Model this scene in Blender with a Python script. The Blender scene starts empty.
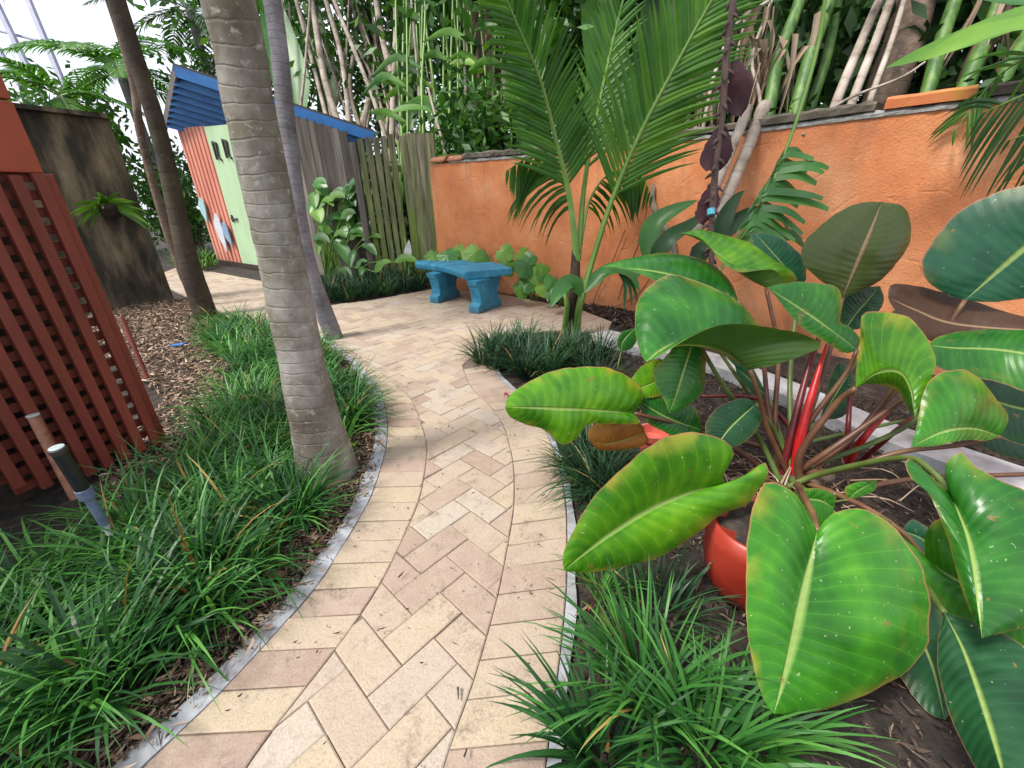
import bpy, bmesh, math, random
import numpy as np
from mathutils import Vector, Matrix
random.seed(7); rng = np.random.default_rng(7)
S = bpy.context.scene
COL = S.collection
# ------------------------------------------------------------ camera, sky, sun, exposure
H = 1.30; F = 414.0; TILT = math.radians(24.3); ROLL = math.radians(-1.6)
FW = np.array([0, math.cos(TILT), -math.sin(TILT)]); _r = np.array([1., 0, 0]); _u = np.cross(_r, FW)
RT = math.cos(ROLL)*_r + math.sin(ROLL)*_u; UP = -math.sin(ROLL)*_r + math.cos(ROLL)*_u
cd = bpy.data.cameras.new('camera'); cam = bpy.data.objects.new('camera', cd); COL.objects.link(cam)
cam.matrix_world = Matrix(((RT[0], UP[0], -FW[0], 0), (RT[1], UP[1], -FW[1], 0), (RT[2], UP[2], -FW[2], H), (0, 0, 0, 1)))
cd.sensor_width = 36; cd.lens = 36*F/1024; cd.clip_end = 500; cd.clip_start = 0.02
S.camera = cam
SUN_EL = math.radians(58); SUN_AZ = math.radians(-118)      # azimuth of the sun, clockwise from +Y
w = bpy.data.worlds.new('World'); S.world = w; w.use_nodes = True
nt = w.node_tree; bg = nt.nodes['Background']
sky = nt.nodes.new('ShaderNodeTexSky'); sky.sky_type = 'NISHITA'; sky.sun_disc = False
sky.sun_elevation = SUN_EL; sky.sun_rotation = SUN_AZ; sky.dust_density = 3.0; sky.air_density = 1.0; sky.ozone_density = 0.6
tcw = nt.nodes.new('ShaderNodeTexCoord'); nzw = nt.nodes.new('ShaderNodeTexNoise'); nzw.inputs['Scale'].default_value = 2.2; nzw.inputs['Detail'].default_value = 6
nt.links.new(tcw.outputs['Generated'], nzw.inputs['Vector']); rw = nt.nodes.new('ShaderNodeValToRGB'); rw.color_ramp.elements[0].position = .3; rw.color_ramp.elements[0].color = (.35,)*3+(1,); rw.color_ramp.elements[1].position = .55
nt.links.new(nzw.outputs[0], rw.inputs[0]); mw = nt.nodes.new('ShaderNodeMix'); mw.data_type = 'RGBA'; nt.links.new(rw.outputs[0], mw.inputs[0]); nt.links.new(sky.outputs[0], mw.inputs[6]); mw.inputs[7].default_value = (5.0, 5.1, 5.5, 1)   # bright thin cloud
nt.links.new(mw.outputs[2], bg.inputs[0]); bg.inputs[1].default_value = 0.15
sl = bpy.data.lights.new('sun', 'SUN'); sl.energy = 2.7; sl.angle = math.radians(13); sl.color = (1, .95, .88)
so = bpy.data.objects.new('sun', sl); COL.objects.link(so)
sd = Vector((math.sin(SUN_AZ)*math.cos(SUN_EL), math.cos(SUN_AZ)*math.cos(SUN_EL), math.sin(SUN_EL)))
so.rotation_euler = sd.to_track_quat('Z', 'Y').to_euler()
S.view_settings.view_transform = 'Standard'; S.view_settings.look = 'None'; S.view_settings.exposure = 0.82; S.view_settings.gamma = 1
# ------------------------------------------------------------ placement helpers (pixel of the photo -> point of the place)
O = np.array([0, 0, H])
def ray(x, y): return (x-512)*RT/F - (y-384)*UP/F + FW
def P(x, y, d): return O + d*ray(x, y)                       # d = distance along the camera axis, metres
def G(x, y, z=0.0):
    d = ray(x, y); return O + d*(z-H)/d[2]
def VERT(x, y, b):                                           # point above ground point b seen on pixel row y
    d = ray(x, y); s = (b[0]**2+b[1]**2)/(d[0]*b[0]+d[1]*b[1]); return O + s*d
def A(*p): return np.array(p, float)
def unit(v): return v/(np.linalg.norm(v)+1e-9)
def spline(pts, n):
    p = np.array(pts, float)
    if len(p) == 2: return p[0]+(p[1]-p[0])*np.linspace(0, 1, n)[:, None]
    e = np.vstack([2*p[0]-p[1], p, 2*p[-1]-p[-2]]); out = []
    for i in range(len(p)-1):
        a, b, c, d = e[i:i+4]
        for t in np.linspace(0, 1, 12, endpoint=False):
            out.append(.5*((2*b)+(c-a)*t+(2*a-5*b+4*c-d)*t*t+(3*b-a-3*c+d)*t**3))
    out.append(p[-1]); out = np.array(out)
    L = np.r_[0, np.cumsum(np.linalg.norm(np.diff(out, axis=0), axis=1))]
    t = np.linspace(0, L[-1], n)
    return np.stack([np.interp(t, L, out[:, k]) for k in range(out.shape[1])], 1)
# ------------------------------------------------------------ objects
def tag(o, label=None, cat=None, group=None, kind=None):
    if label: o['label'] = label
    if cat: o['category'] = cat
    if group: o['group'] = group
    if kind: o['kind'] = kind
    return o
def thing(name, loc, label, cat, group=None, rz=0):
    o = bpy.data.objects.new(name, None); COL.objects.link(o); o.location = loc; o.rotation_euler = (0, 0, rz)
    o.empty_display_size = .05; ORIG[o.name] = np.array(loc, float)
    return tag(o, label, cat, group)
ORIG = {}                                                    # world origin of each thing, for its parts
class MB:
    def __init__(s): s.v = []; s.f = []; s.m = []; s.uv = []; s.c = []
    def add(s, v, f, m=0, uv=None, c=None):
        n = len(s.v); v = [tuple(map(float, q)) for q in v]
        s.v += v; s.f += [tuple(int(i)+n for i in q) for q in f]
        s.m += [m]*len(f); s.uv += list(uv) if uv is not None else [(0, 0)]*len(v)
        s.c += [c if c is not None else .5]*len(v) if not isinstance(c, (list, np.ndarray)) else list(c)
    def grid(s, g, m=0, uv=None, c=None, closed=False):
        g = np.array(g); a, b = g.shape[:2]; f = []
        for i in range(a-1):
            for j in range(b if closed else b-1):
                k = (j+1) % b; f.append((i*b+j, i*b+k, (i+1)*b+k, (i+1)*b+j))
        s.add(g.reshape(-1, 3), f, m, None if uv is None else np.array(uv).reshape(-1, 2), c)
    def tube(s, pts, r, n=8, m=0, c=None, ns=None, cap=True):
        p = spline(pts, ns) if ns else np.array(pts, float)
        r = np.interp(np.linspace(0, 1, len(p)), np.linspace(0, 1, len(r)), r) if hasattr(r, '__len__') else np.full(len(p), r)
        T = np.gradient(p, axis=0); T /= np.linalg.norm(T, axis=1)[:, None]+1e-9
        a = np.cross(T[0], [0.1, 0.2, 1.]); a = np.cross(T[0], [1, 0, 0.]) if np.linalg.norm(a) < .1 else a
        g = []; uv = []; L = 0; a = unit(a)
        for i in range(len(p)):
            a = unit(a-T[i]*(a@T[i])); b = np.cross(T[i], a)
            if i: L += np.linalg.norm(p[i]-p[i-1])
            th = np.linspace(0, 2*math.pi, n, endpoint=False)
            g.append(p[i]+r[i]*(np.cos(th)[:, None]*a+np.sin(th)[:, None]*b)); uv.append([(t/6.283, L) for t in th])
        s.grid(g, m, uv, c, True)
        if cap:
            k = len(s.v)-n*len(p); s.f.append(tuple(range(k+n-1, k-1, -1))); s.m.append(m)
            k = len(s.v)-n; s.f.append(tuple(range(k, k+n))); s.m.append(m)
    def prism(s, poly, z0, z1, m=0, c=None):
        n = len(poly); v = [(x, y, z0) for x, y in poly]+[(x, y, z1) for x, y in poly]
        ar = sum(poly[i][0]*poly[(i+1) % n][1]-poly[(i+1) % n][0]*poly[i][1] for i in range(n))
        f = [(i, (i+1) % n, n+(i+1) % n, n+i) for i in range(n)]+[tuple(range(n, 2*n)), tuple(range(n-1, -1, -1))]
        if ar < 0: f = [q[::-1] for q in f]
        s.add(v, f, m, None, c)
    def beam(s, a, b, wd, th, up=(0, 0, 1), m=0, c=None):        # box from a to b, width wd sideways, thickness th along up
        a = np.array(a, float); b = np.array(b, float); t = unit(b-a); sd = unit(np.cross(t, np.array(up, float))); u = np.cross(sd, t)
        v = [q+sd*wd/2*i+u*th/2*j for q in (a, b) for i, j in ((-1, -1), (1, -1), (1, 1), (-1, 1))]
        s.add(v, [(0, 1, 2, 3), (7, 6, 5, 4), (0, 4, 5, 1), (1, 5, 6, 2), (2, 6, 7, 3), (3, 7, 4, 0)], m, None, c)
    def build(s, name, mats, parent=None, smooth=False, bevel=0, origin=None, recalc=False):
        me = bpy.data.meshes.new(name); v = np.array(s.v)
        inv = np.zeros(3)
        if parent is not None: inv = ORIG[parent.name]
        elif origin is not None: inv = np.array(origin, float)
        v = v-inv
        me.from_pydata(v.tolist(), [], s.f)
        mats = list(mats) if isinstance(mats, (list, tuple)) else [mats]
        if s.m and max(s.m) >= len(mats): mats.append(M['straw'])
        for q in mats: me.materials.append(q)
        me.polygons.foreach_set('material_index', s.m)
        uvl = me.uv_layers.new(name='UVMap'); li = np.empty(len(me.loops), int); me.loops.foreach_get('vertex_index', li)
        uvl.data.foreach_set('uv', np.array(s.uv, float)[li].ravel())
        at = me.attributes.new('tone', 'FLOAT', 'POINT'); at.data.foreach_set('value', np.array(s.c, float))
        if smooth: me.polygons.foreach_set('use_smooth', [True]*len(me.polygons))
        if recalc:
            bm = bmesh.new(); bm.from_mesh(me); bmesh.ops.recalc_face_normals(bm, faces=bm.faces); bm.to_mesh(me); bm.free()
        me.update(); o = bpy.data.objects.new(name, me); COL.objects.link(o)
        if parent is not None:
            o.parent = parent; ORIG[o.name] = inv
        else: o.location = inv; ORIG[o.name] = inv
        if bevel:
            b = o.modifiers.new('bevel', 'BEVEL'); b.width = bevel; b.segments = 2; b.limit_method = 'ANGLE'; b.angle_limit = math.radians(40)
        return o
# ------------------------------------------------------------ materials
def new_mat(name):
    m = bpy.data.materials.new(name); m.use_nodes = True; n = m.node_tree
    b = n.nodes['Principled BSDF']; return m, n, b
def N(n, t, **k):
    q = n.nodes.new(t)
    for a, b in k.items():
        if a == 'ins':
            for i, x in b.items(): q.inputs[i].default_value = x
        else: setattr(q, a, b)
    return q
def ramp(n, fac, stops):
    r = n.nodes.new('ShaderNodeValToRGB'); e = r.color_ramp.elements
    while len(e) < len(stops): e.new(.5)
    for i, (p, c) in enumerate(stops): e[i].position = p; e[i].color = (*c, 1)
    n.links.new(fac, r.inputs[0]); return r.outputs[0]
def math_(n, op, a, b=None, c=None, clamp=False):
    q = n.nodes.new('ShaderNodeMath'); q.operation = op; q.use_clamp = clamp
    for i, x in enumerate((a, b, c)):
        if x is None: continue
        if isinstance(x, (int, float)): q.inputs[i].default_value = x
        else: n.links.new(x, q.inputs[i])
    return q.outputs[0]
def mixc(n, fac, a, b, blend='MIX'):
    q = n.nodes.new('ShaderNodeMix'); q.data_type = 'RGBA'; q.blend_type = blend
    for s, x in ((0, fac), (6, a), (7, b)):
        if isinstance(x, (int, float)): q.inputs[s].default_value = x
        elif isinstance(x, tuple): q.inputs[s].default_value = (*x, 1)
        else: n.links.new(x, q.inputs[s])
    return q.outputs[2]
def noise(n, scale, detail=4, rough=.55, co=None, dist=0):
    q = n.nodes.new('ShaderNodeTexNoise'); q.inputs['Scale'].default_value = scale; q.inputs['Detail'].default_value = detail
    q.inputs['Roughness'].default_value = rough; q.inputs['Distortion'].default_value = dist
    if co is not None: n.links.new(co, q.inputs['Vector'])
    return q.outputs[0]
def coord(n, sc=None, kind='Object'):
    t = n.nodes.new('ShaderNodeTexCoord').outputs[kind]
    if sc is None: return t
    q = n.nodes.new('ShaderNodeMapping'); q.inputs['Scale'].default_value = sc; n.links.new(t, q.inputs[0]); return q.outputs[0]
def bump(n, b, h, strength=.4, dist=.01):
    q = n.nodes.new('ShaderNodeBump'); q.inputs['Strength'].default_value = strength; q.inputs['Distance'].default_value = dist
    n.links.new(h, q.inputs['Height']); n.links.new(q.outputs[0], b.inputs['Normal'])
def tone(n):
    q = n.nodes.new('ShaderNodeAttribute'); q.attribute_name = 'tone'; return q.outputs['Fac']
def simple(name, stops, scale=6, rough=.7, sc=None, bs=.4, bd=.005, bscale=None, usetone=0.0, detail=6, metal=0):
    m, n, b = new_mat(name); co = coord(n, sc); f = noise(n, scale, detail, .6, co)
    if usetone: f = math_(n, 'ADD', math_(n, 'MULTIPLY', f, 1-usetone), math_(n, 'MULTIPLY', tone(n), usetone))
    n.links.new(ramp(n, f, stops), b.inputs['Base Color']); b.inputs['Roughness'].default_value = rough; b.inputs['Metallic'].default_value = metal
    if bs: bump(n, b, noise(n, bscale or scale*4, 5, .6, co), bs, bd)
    return m
def leafy(name, c0, c1, c2, rough=.4, transl=.25, scale=5, back=None):
    m, n, b = new_mat(name); co = coord(n); f = noise(n, scale, 3, .5, co)
    f = math_(n, 'ADD', math_(n, 'MULTIPLY', f, .5), math_(n, 'MULTIPLY', tone(n), .5))
    c = ramp(n, f, [(.25, c0), (.5, c1), (.75, c2)])
    n.links.new(c, b.inputs['Base Color']); b.inputs['Roughness'].default_value = rough
    t = n.nodes.new('ShaderNodeBsdfTranslucent'); n.links.new(mixc(n, 1.0, c, (1.0, 1.0, .45), 'MULTIPLY'), t.inputs[0])
    mx = n.nodes.new('ShaderNodeMixShader'); mx.inputs[0].default_value = transl
    n.links.new(b.outputs[0], mx.inputs[1]); n.links.new(t.outputs[0], mx.inputs[2]); n.links.new(mx.outputs[0], n.nodes['Material Output'].inputs[0])
    return m
M = {}
M['grass'] = leafy('grass_blade', (.016, .07, .02), (.04, .17, .03), (.12, .34, .06), .46, .3, 3)
M['grass_dark'] = leafy('grass_blade_dark', (.014, .045, .022), (.022, .08, .03), (.045, .14, .045), .46, .2, 3)
M['frond'] = leafy('palm_frond', (.025, .10, .012), (.06, .21, .02), (.15, .35, .035), .42, .45, 4)
M['frond_dark'] = leafy('palm_frond_dark', (.012, .045, .014), (.022, .08, .02), (.05, .13, .03), .4, .3, 4)
M['foliage'] = leafy('foliage', (.02, .07, .012), (.05, .16, .025), (.14, .31, .04), .45, .3, 2)
M['foliage_dark'] = leafy('foliage_dark', (.012, .035, .009), (.024, .075, .016), (.06, .15, .03), .45, .25, 2)
M['lime'] = leafy('lime_leaf', (.06, .17, .02), (.12, .3, .03), (.22, .42, .05), .42, .35, 5)
M['mid'] = leafy('mid_leaf', (.02, .09, .02), (.045, .17, .03), (.09, .27, .05), .35, .25, 5)
M['stalk'] = leafy('green_stalk', (.09, .19, .03), (.15, .29, .05), (.28, .4, .09), .4, .05, 5)
M['wine'] = simple('wine_bract', [(.3, (.018, .006, .009)), (.5, (.05, .012, .018)), (.7, (.10, .03, .035))], 7, .75, (1, 1, .4), .8, .01, 22)
M['stalk_dark'] = simple('streaked_green_stalk', [(.3, (.025, .07, .012)), (.5, (.06, .15, .025)), (.65, (.13, .24, .05)), (.8, (.2, .2, .08))], 5, .5, (2.5, 2.5, .25), .5, .01, 16)
M['straw'] = leafy('dry_blade', (.25, .13, .03), (.4, .25, .07), (.5, .4, .14), .6, .2, 6)
M['dead'] = simple('dead_leaf', [(.3, (.1, .06, .035)), (.5, (.24, .16, .1)), (.7, (.42, .33, .24))], 5, .8, (1, 1, .3), usetone=.4)
M['soil'] = simple('soil', [(.3, (.01, .008, .006)), (.5, (.03, .022, .018)), (.7, (.08, .06, .048))], 14, .95, None, .8, .02, 40)
M['chip'] = simple('wood_chip', [(.15, (.05, .03, .02)), (.45, (.2, .12, .08)), (.65, (.38, .26, .18)), (.9, (.6, .47, .35))], 8, .9, usetone=.75)
M['chip_dark'] = simple('dark_mulch', [(.15, (.012, .008, .006)), (.5, (.045, .028, .02)), (.75, (.12, .08, .058)), (.95, (.34, .26, .19))], 8, .9, usetone=.75)
M['sand'] = simple('joint_sand', [(.3, (.1, .075, .06)), (.7, (.24, .19, .15))], 40, .95, None, .6, .004, 200)
M['concrete'] = simple('edge_concrete', [(.3, (.22, .2, .19)), (.48, (.34, .35, .38)), (.7, (.5, .52, .56))], 9, .85, None, .5, .004, 90)
M['white_slab'] = simple('white_slab', [(.3, (.3, .3, .31)), (.55, (.5, .5, .52)), (.7, (.62, .63, .66))], 7, .7, None, .3, .003, 80)
def paver_mat():
    m, n, b = new_mat('paver'); co = coord(n); t = tone(n)
    base = ramp(n, t, [(0, (.33, .23, .18)), (.2, (.38, .28, .22)), (.42, (.43, .34, .255)), (.62, (.47, .38, .26)), (.8, (.41, .32, .25)), (1, (.47, .41, .34))])
    n1 = noise(n, 9, 5, .65, co); n2 = noise(n, 3.2, 4, .6, co); n3 = noise(n, 120, 3, .6, co)
    c = mixc(n, ramp(n, n1, [(.35, (0, 0, 0)), (.75, (.6,)*3)]), base, (.48, .39, .31))
    st = math_(n, 'MULTIPLY', ramp(n, noise(n, 6, 6, .7, co, .4), [(.5, (0, 0, 0)), (.62, (1, 1, 1))]), ramp(n, n1, [(.40, (0, 0, 0)), (.58, (1, 1, 1))]))
    st = math_(n, 'MULTIPLY', st, ramp(n, noise(n, 70, 4, .7, co), [(.38, (0, 0, 0)), (.55, (1, 1, 1))]))
    c = mixc(n, math_(n, 'MULTIPLY', st, .75), c, (.17, .115, .09))
    c = mixc(n, ramp(n, n3, [(.48, (0, 0, 0)), (.75, (.45,)*3)]), c, (.2, .15, .12))
    c = mixc(n, ramp(n, n2, [(.5, (0, 0, 0)), (.75, (.25,)*3)]), c, (.45, .33, .30))
    n.links.new(c, b.inputs['Base Color']); b.inputs['Roughness'].default_value = .78
    bump(n, b, math_(n, 'ADD', noise(n, 160, 4, .7, co), math_(n, 'MULTIPLY', noise(n, 22, 5, .65, co), 2.5)), .7, .004); return m
M['paver'] = paver_mat()
def stucco():
    m, n, b = new_mat('orange_stucco'); co = coord(n)
    a = noise(n, 1.6, 5, .6, co); d = noise(n, 9, 6, .7, co)
    c = ramp(n, a, [(.28, (.50, .155, .06)), (.5, (.66, .24, .095)), (.72, (.76, .36, .18))])
    c = mixc(n, ramp(n, d, [(.55, (0, 0, 0)), (.8, (.5,)*3)]), c, (.45, .17, .09))
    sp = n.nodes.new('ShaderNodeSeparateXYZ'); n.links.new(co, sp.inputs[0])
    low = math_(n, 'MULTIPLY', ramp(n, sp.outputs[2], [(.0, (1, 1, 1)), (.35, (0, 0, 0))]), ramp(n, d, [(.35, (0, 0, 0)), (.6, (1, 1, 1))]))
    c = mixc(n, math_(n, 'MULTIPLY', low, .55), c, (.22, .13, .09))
    n.links.new(c, b.inputs['Base Color']); b.inputs['Roughness'].default_value = .85
    stx = noise(n, 5, 4, .6, coord(n, (1, 1, .12)))
    stk = math_(n, 'MULTIPLY', ramp(n, stx, [(.52, (0, 0, 0)), (.66, (1, 1, 1))]), ramp(n, math_(n, 'DIVIDE', sp.outputs[2], 1.8), [(.5, (0, 0, 0)), (1, (1, 1, 1))]))
    n.links.new(mixc(n, math_(n, 'MULTIPLY', stk, .5), c, (.25, .13, .08)), b.inputs['Base Color'])
    # trowel arcs: distorted voronoi edges
    v = n.nodes.new('ShaderNodeTexVoronoi'); v.inputs['Scale'].default_value = 3.0; v.feature = 'DISTANCE_TO_EDGE'
    mp = n.nodes.new('ShaderNodeMix'); mp.data_type = 'VECTOR'; mp.inputs[0].default_value = .22
    nz = n.nodes.new('ShaderNodeTexNoise'); nz.inputs['Scale'].default_value = 2.6; n.links.new(co, nz.inputs[0])
    n.links.new(co, mp.inputs[4]); n.links.new(nz.outputs[1], mp.inputs[5]); n.links.new(mp.outputs[1], v.inputs['Vector'])
    ed = ramp(n, v.outputs[0], [(0, (0, 0, 0)), (.035, (1, 1, 1))])
    ed = math_(n, 'MAXIMUM', ed, ramp(n, noise(n, 5, 2, .5, co), [(.5, (1, 1, 1)), (.56, (0, 0, 0))]))
    h = math_(n, 'ADD', math_(n, 'MULTIPLY', ed, .5), math_(n, 'ADD', math_(n, 'MULTIPLY', d, .8), noise(n, 60, 4, .6, co)))
    bump(n, b, h, .55, .013); return m
M['stucco'] = stucco()
M['coping'] = simple('mossy_coping', [(.3, (.05, .04, .028)), (.5, (.12, .10, .075)), (.75, (.27, .25, .21))], 5, .9, None, .8, .01, 40)
M['mortar'] = simple('grey_mortar', [(.3, (.2, .2, .19)), (.7, (.42, .42, .41))], 14, .9, None, .8, .008, 60)
M['orange_cap'] = simple('orange_cap', [(.38, (.5, .27, .05)), (.5, (.55, .2, .06)), (.62, (.55, .16, .06))], 5, .85, None, .6, .006, 30)
M['tile'] = simple('terracotta_tile', [(.3, (.28, .1, .05)), (.7, (.5, .22, .13))], 8, .8)
M['blue_bench'] = simple('blue_bench_paint', [(.25, (.012, .11, .2)), (.42, (.018, .19, .33)), (.6, (.03, .25, .40)), (.8, (.13, .38, .52))], 7, .6, None, 1.0, .01, 45)
def bench_wear():
    m = M['blue_bench']; n = m.node_tree; b = n.nodes['Principled BSDF']; src = b.inputs['Base Color'].links[0].from_socket; co = coord(n); sp = n.nodes.new('ShaderNodeSeparateXYZ'); n.links.new(co, sp.inputs[0])
    nz = noise(n, 18, 5, .7, co); foot = math_(n, 'MULTIPLY', ramp(n, sp.outputs[2], [(0, (1, 1, 1)), (.12, (0, 0, 0))]), ramp(n, nz, [(.4, (0, 0, 0)), (.55, (1, 1, 1))]))
    c = mixc(n, math_(n, 'MULTIPLY', foot, .6), src, (.08, .08, .07)); c = mixc(n, math_(n, 'MULTIPLY', ramp(n, noise(n, 45, 4, .7, co), [(.62, (0, 0, 0)), (.68, (1, 1, 1))]), .6), c, (.35, .45, .48)); n.links.new(c, b.inputs['Base Color'])
bench_wear()
M['blue_roof'] = simple('blue_roof_paint', [(.3, (.01, .10, .33)), (.7, (.02, .17, .45))], 4, .5, None, .1)
M['redwood'] = simple('red_paint', [(.3, (.12, .024, .014)), (.5, (.21, .042, .024)), (.7, (.31, .075, .045))], 3, .6, (1, 1, .25), .4, .004, 30)
M['orangered'] = simple('orange_red_board', [(.3, (.26, .05, .022)), (.7, (.4, .085, .035))], 3, .6, None, .25, .003, 20)
M['mossy'] = simple('mossy_board', [(.36, (.014, .012, .008)), (.46, (.045, .038, .024)), (.56, (.13, .1, .062)), (.7, (.25, .19, .12))], 2.6, .9, (1.6, 1.6, .4), .7, .02, 12)
M['greywood'] = simple('weathered_board', [(.3, (.05, .042, .034)), (.5, (.12, .105, .088)), (.7, (.24, .215, .19))], 3, .9, (6, 6, .4), .7, .01, 14, usetone=.3)
def algae():
    m, n, b = new_mat('algae_board'); co = coord(n, (7, 7, .7)); f = noise(n, 3, 6, .6, co)
    c = ramp(n, f, [(.3, (.05, .045, .03)), (.5, (.16, .14, .1)), (.7, (.3, .28, .2))])
    g = mixc(n, f, (.06, .11, .012), (.24, .36, .03))
    sp = n.nodes.new('ShaderNodeSeparateXYZ'); n.links.new(coord(n), sp.inputs[0])
    k = math_(n, 'MULTIPLY', ramp(n, math_(n, 'DIVIDE', sp.outputs[2], 2.2), [(.3, (1, 1, 1)), (1, (.2,)*3)]), ramp(n, noise(n, 3, 4, .6, coord(n, (1, 1, .5))), [(.3, (.3,)*3), (.55, (1, 1, 1))]))
    k = math_(n, 'MULTIPLY', k, math_(n, 'ADD', math_(n, 'MULTIPLY', tone(n), .9), .2), clamp=True)
    n.links.new(mixc(n, k, c, g), b.inputs['Base Color']); b.inputs['Roughness'].default_value = .9; bump(n, b, f, .6, .01); return m
M['algae'] = algae()
M['pink'] = simple('coral_panel', [(.3, (.55, .19, .13)), (.7, (.7, .3, .21))], 3, .6, (1, 1, .3), .2)
M['mint'] = simple('mint_door', [(.3, (.35, .52, .3)), (.7, (.45, .62, .38))], 3, .6, (1, 1, .3), .2)
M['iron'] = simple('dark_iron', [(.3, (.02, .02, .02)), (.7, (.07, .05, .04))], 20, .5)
M['orn_a'] = simple('aqua_ornament', [(.3, (.22, .45, .5)), (.7, (.45, .62, .62))], 15, .5)
M['orn_b'] = simple('pale_blue_ornament', [(.3, (.45, .5, .6)), (.7, (.7, .7, .72))], 15, .5)
M['orn_c'] = simple('blue_grey_ornament', [(.3, (.13, .25, .42)), (.7, (.3, .42, .55))], 15, .5)
M['cable'] = simple('black_plastic', [(.3, (.008, .008, .01)), (.7, (.02, .02, .025))], 20, .35, None, .1)
M['copper'] = simple('worn_copper', [(.3, (.2, .08, .05)), (.7, (.36, .17, .11))], 30, .45)
M['bluegrey'] = simple('blue_grey_metal', [(.3, (.09, .12, .2)), (.7, (.16, .2, .3))], 20, .4)
M['lens'] = simple('pale_lens', [(.3, (.25, .32, .34)), (.7, (.5, .58, .6))], 12, .3)
M['steel'] = simple('pool_cage_metal', [(.3, (.2, .21, .32)), (.7, (.3, .3, .42))], 5, .5)
M['redpot'] = simple('red_pot', [(.3, (.26, .02, .012)), (.7, (.40, .045, .025))], 6, .35, None, .1)
M['pinkpot'] = simple('pink_red_pot', [(.3, (.5, .08, .06)), (.7, (.62, .16, .12))], 9, .5, None, .3)
M['bluescrap'] = simple('blue_scrap', [(.3, (.03, .15, .5)), (.7, (.06, .25, .6))], 9, .5)
M['bluetape'] = simple('blue_tape', [(.3, (.08, .45, .6)), (.7, (.15, .6, .75))], 9, .5)
def trunk_mat(name, cols, ring=16, lich=.5, green=.4, ringcol=(.06, .045, .035)):
    m, n, b = new_mat(name); uv = coord(n, None, 'UV'); co = coord(n)
    sp = n.nodes.new('ShaderNodeSeparateXYZ'); n.links.new(uv, sp.inputs[0])
    wob = math_(n, 'ADD', math_(n, 'MULTIPLY', noise(n, 5, 3, .6, co), .05), math_(n, 'MULTIPLY', noise(n, 1.3, 1, .5, co), .25))
    ph = math_(n, 'FRACT', math_(n, 'MULTIPLY', math_(n, 'ADD', sp.outputs[1], wob), ring))
    ringf = ramp(n, ph, [(0, (0, 0, 0)), (.09, (1, 1, 1)), (.9, (.95,)*3), (1, (.5,)*3)])
    c = ramp(n, noise(n, 3.5, 6, .65, co), cols)
    c = mixc(n, math_(n, 'MULTIPLY', ramp(n, noise(n, 2.2, 4, .6, co), [(.45, (0, 0, 0)), (.65, (1, 1, 1))]), green), c, (.12, .12, .045))
    c = mixc(n, math_(n, 'MULTIPLY', ramp(n, noise(n, 26, 4, .7, co), [(.58, (0, 0, 0)), (.66, (1, 1, 1))]), lich), c, (.42, .40, .37))
    c = mixc(n, math_(n, 'MULTIPLY', math_(n, 'SUBTRACT', 1., ringf), .3), c, ringcol)
    n.links.new(c, b.inputs['Base Color']); b.inputs['Roughness'].default_value = .85
    bump(n, b, math_(n, 'ADD', ringf, math_(n, 'MULTIPLY', noise(n, 30, 5, .7, coord(n, (1, 1, .5))), .9)), .5, .006); return m
M['trunk_grey'] = trunk_mat('ringed_grey_trunk', [(.32, (.08, .062, .045)), (.46, (.17, .15, .125)), (.6, (.34, .32, .295))], 17, .6, .5, (.34, .32, .29))
M['trunk_slim'] = trunk_mat('slim_grey_trunk', [(.3, (.1, .09, .1)), (.5, (.19, .18, .2)), (.7, (.3, .28, .31))], 18, .3, .1)
M['trunk_dark'] = trunk_mat('dark_brown_trunk', [(.3, (.022, .013, .009)), (.5, (.045, .03, .02)), (.7, (.085, .06, .04))], 5, .08, .3)
M['bark'] = trunk_mat('fibrous_trunk', [(.3, (.05, .03, .02)), (.5, (.13, .085, .06)), (.7, (.24, .18, .14))], 9, .3, .1)
M['cane'] = trunk_mat('pale_dry_cane', [(.3, (.12, .09, .07)), (.45, (.32, .26, .21)), (.65, (.5, .43, .37))], 4, .4, .05)
M['vine'] = trunk_mat('ringed_vine', [(.3, (.09, .07, .05)), (.5, (.2, .165, .13)), (.7, (.33, .29, .24))], 40, .2, .1)
M['winestem'] = trunk_mat('wine_stem', [(.3, (.05, .03, .028)), (.5, (.11, .07, .06)), (.7, (.2, .13, .12))], 45, .1, .0)
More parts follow.
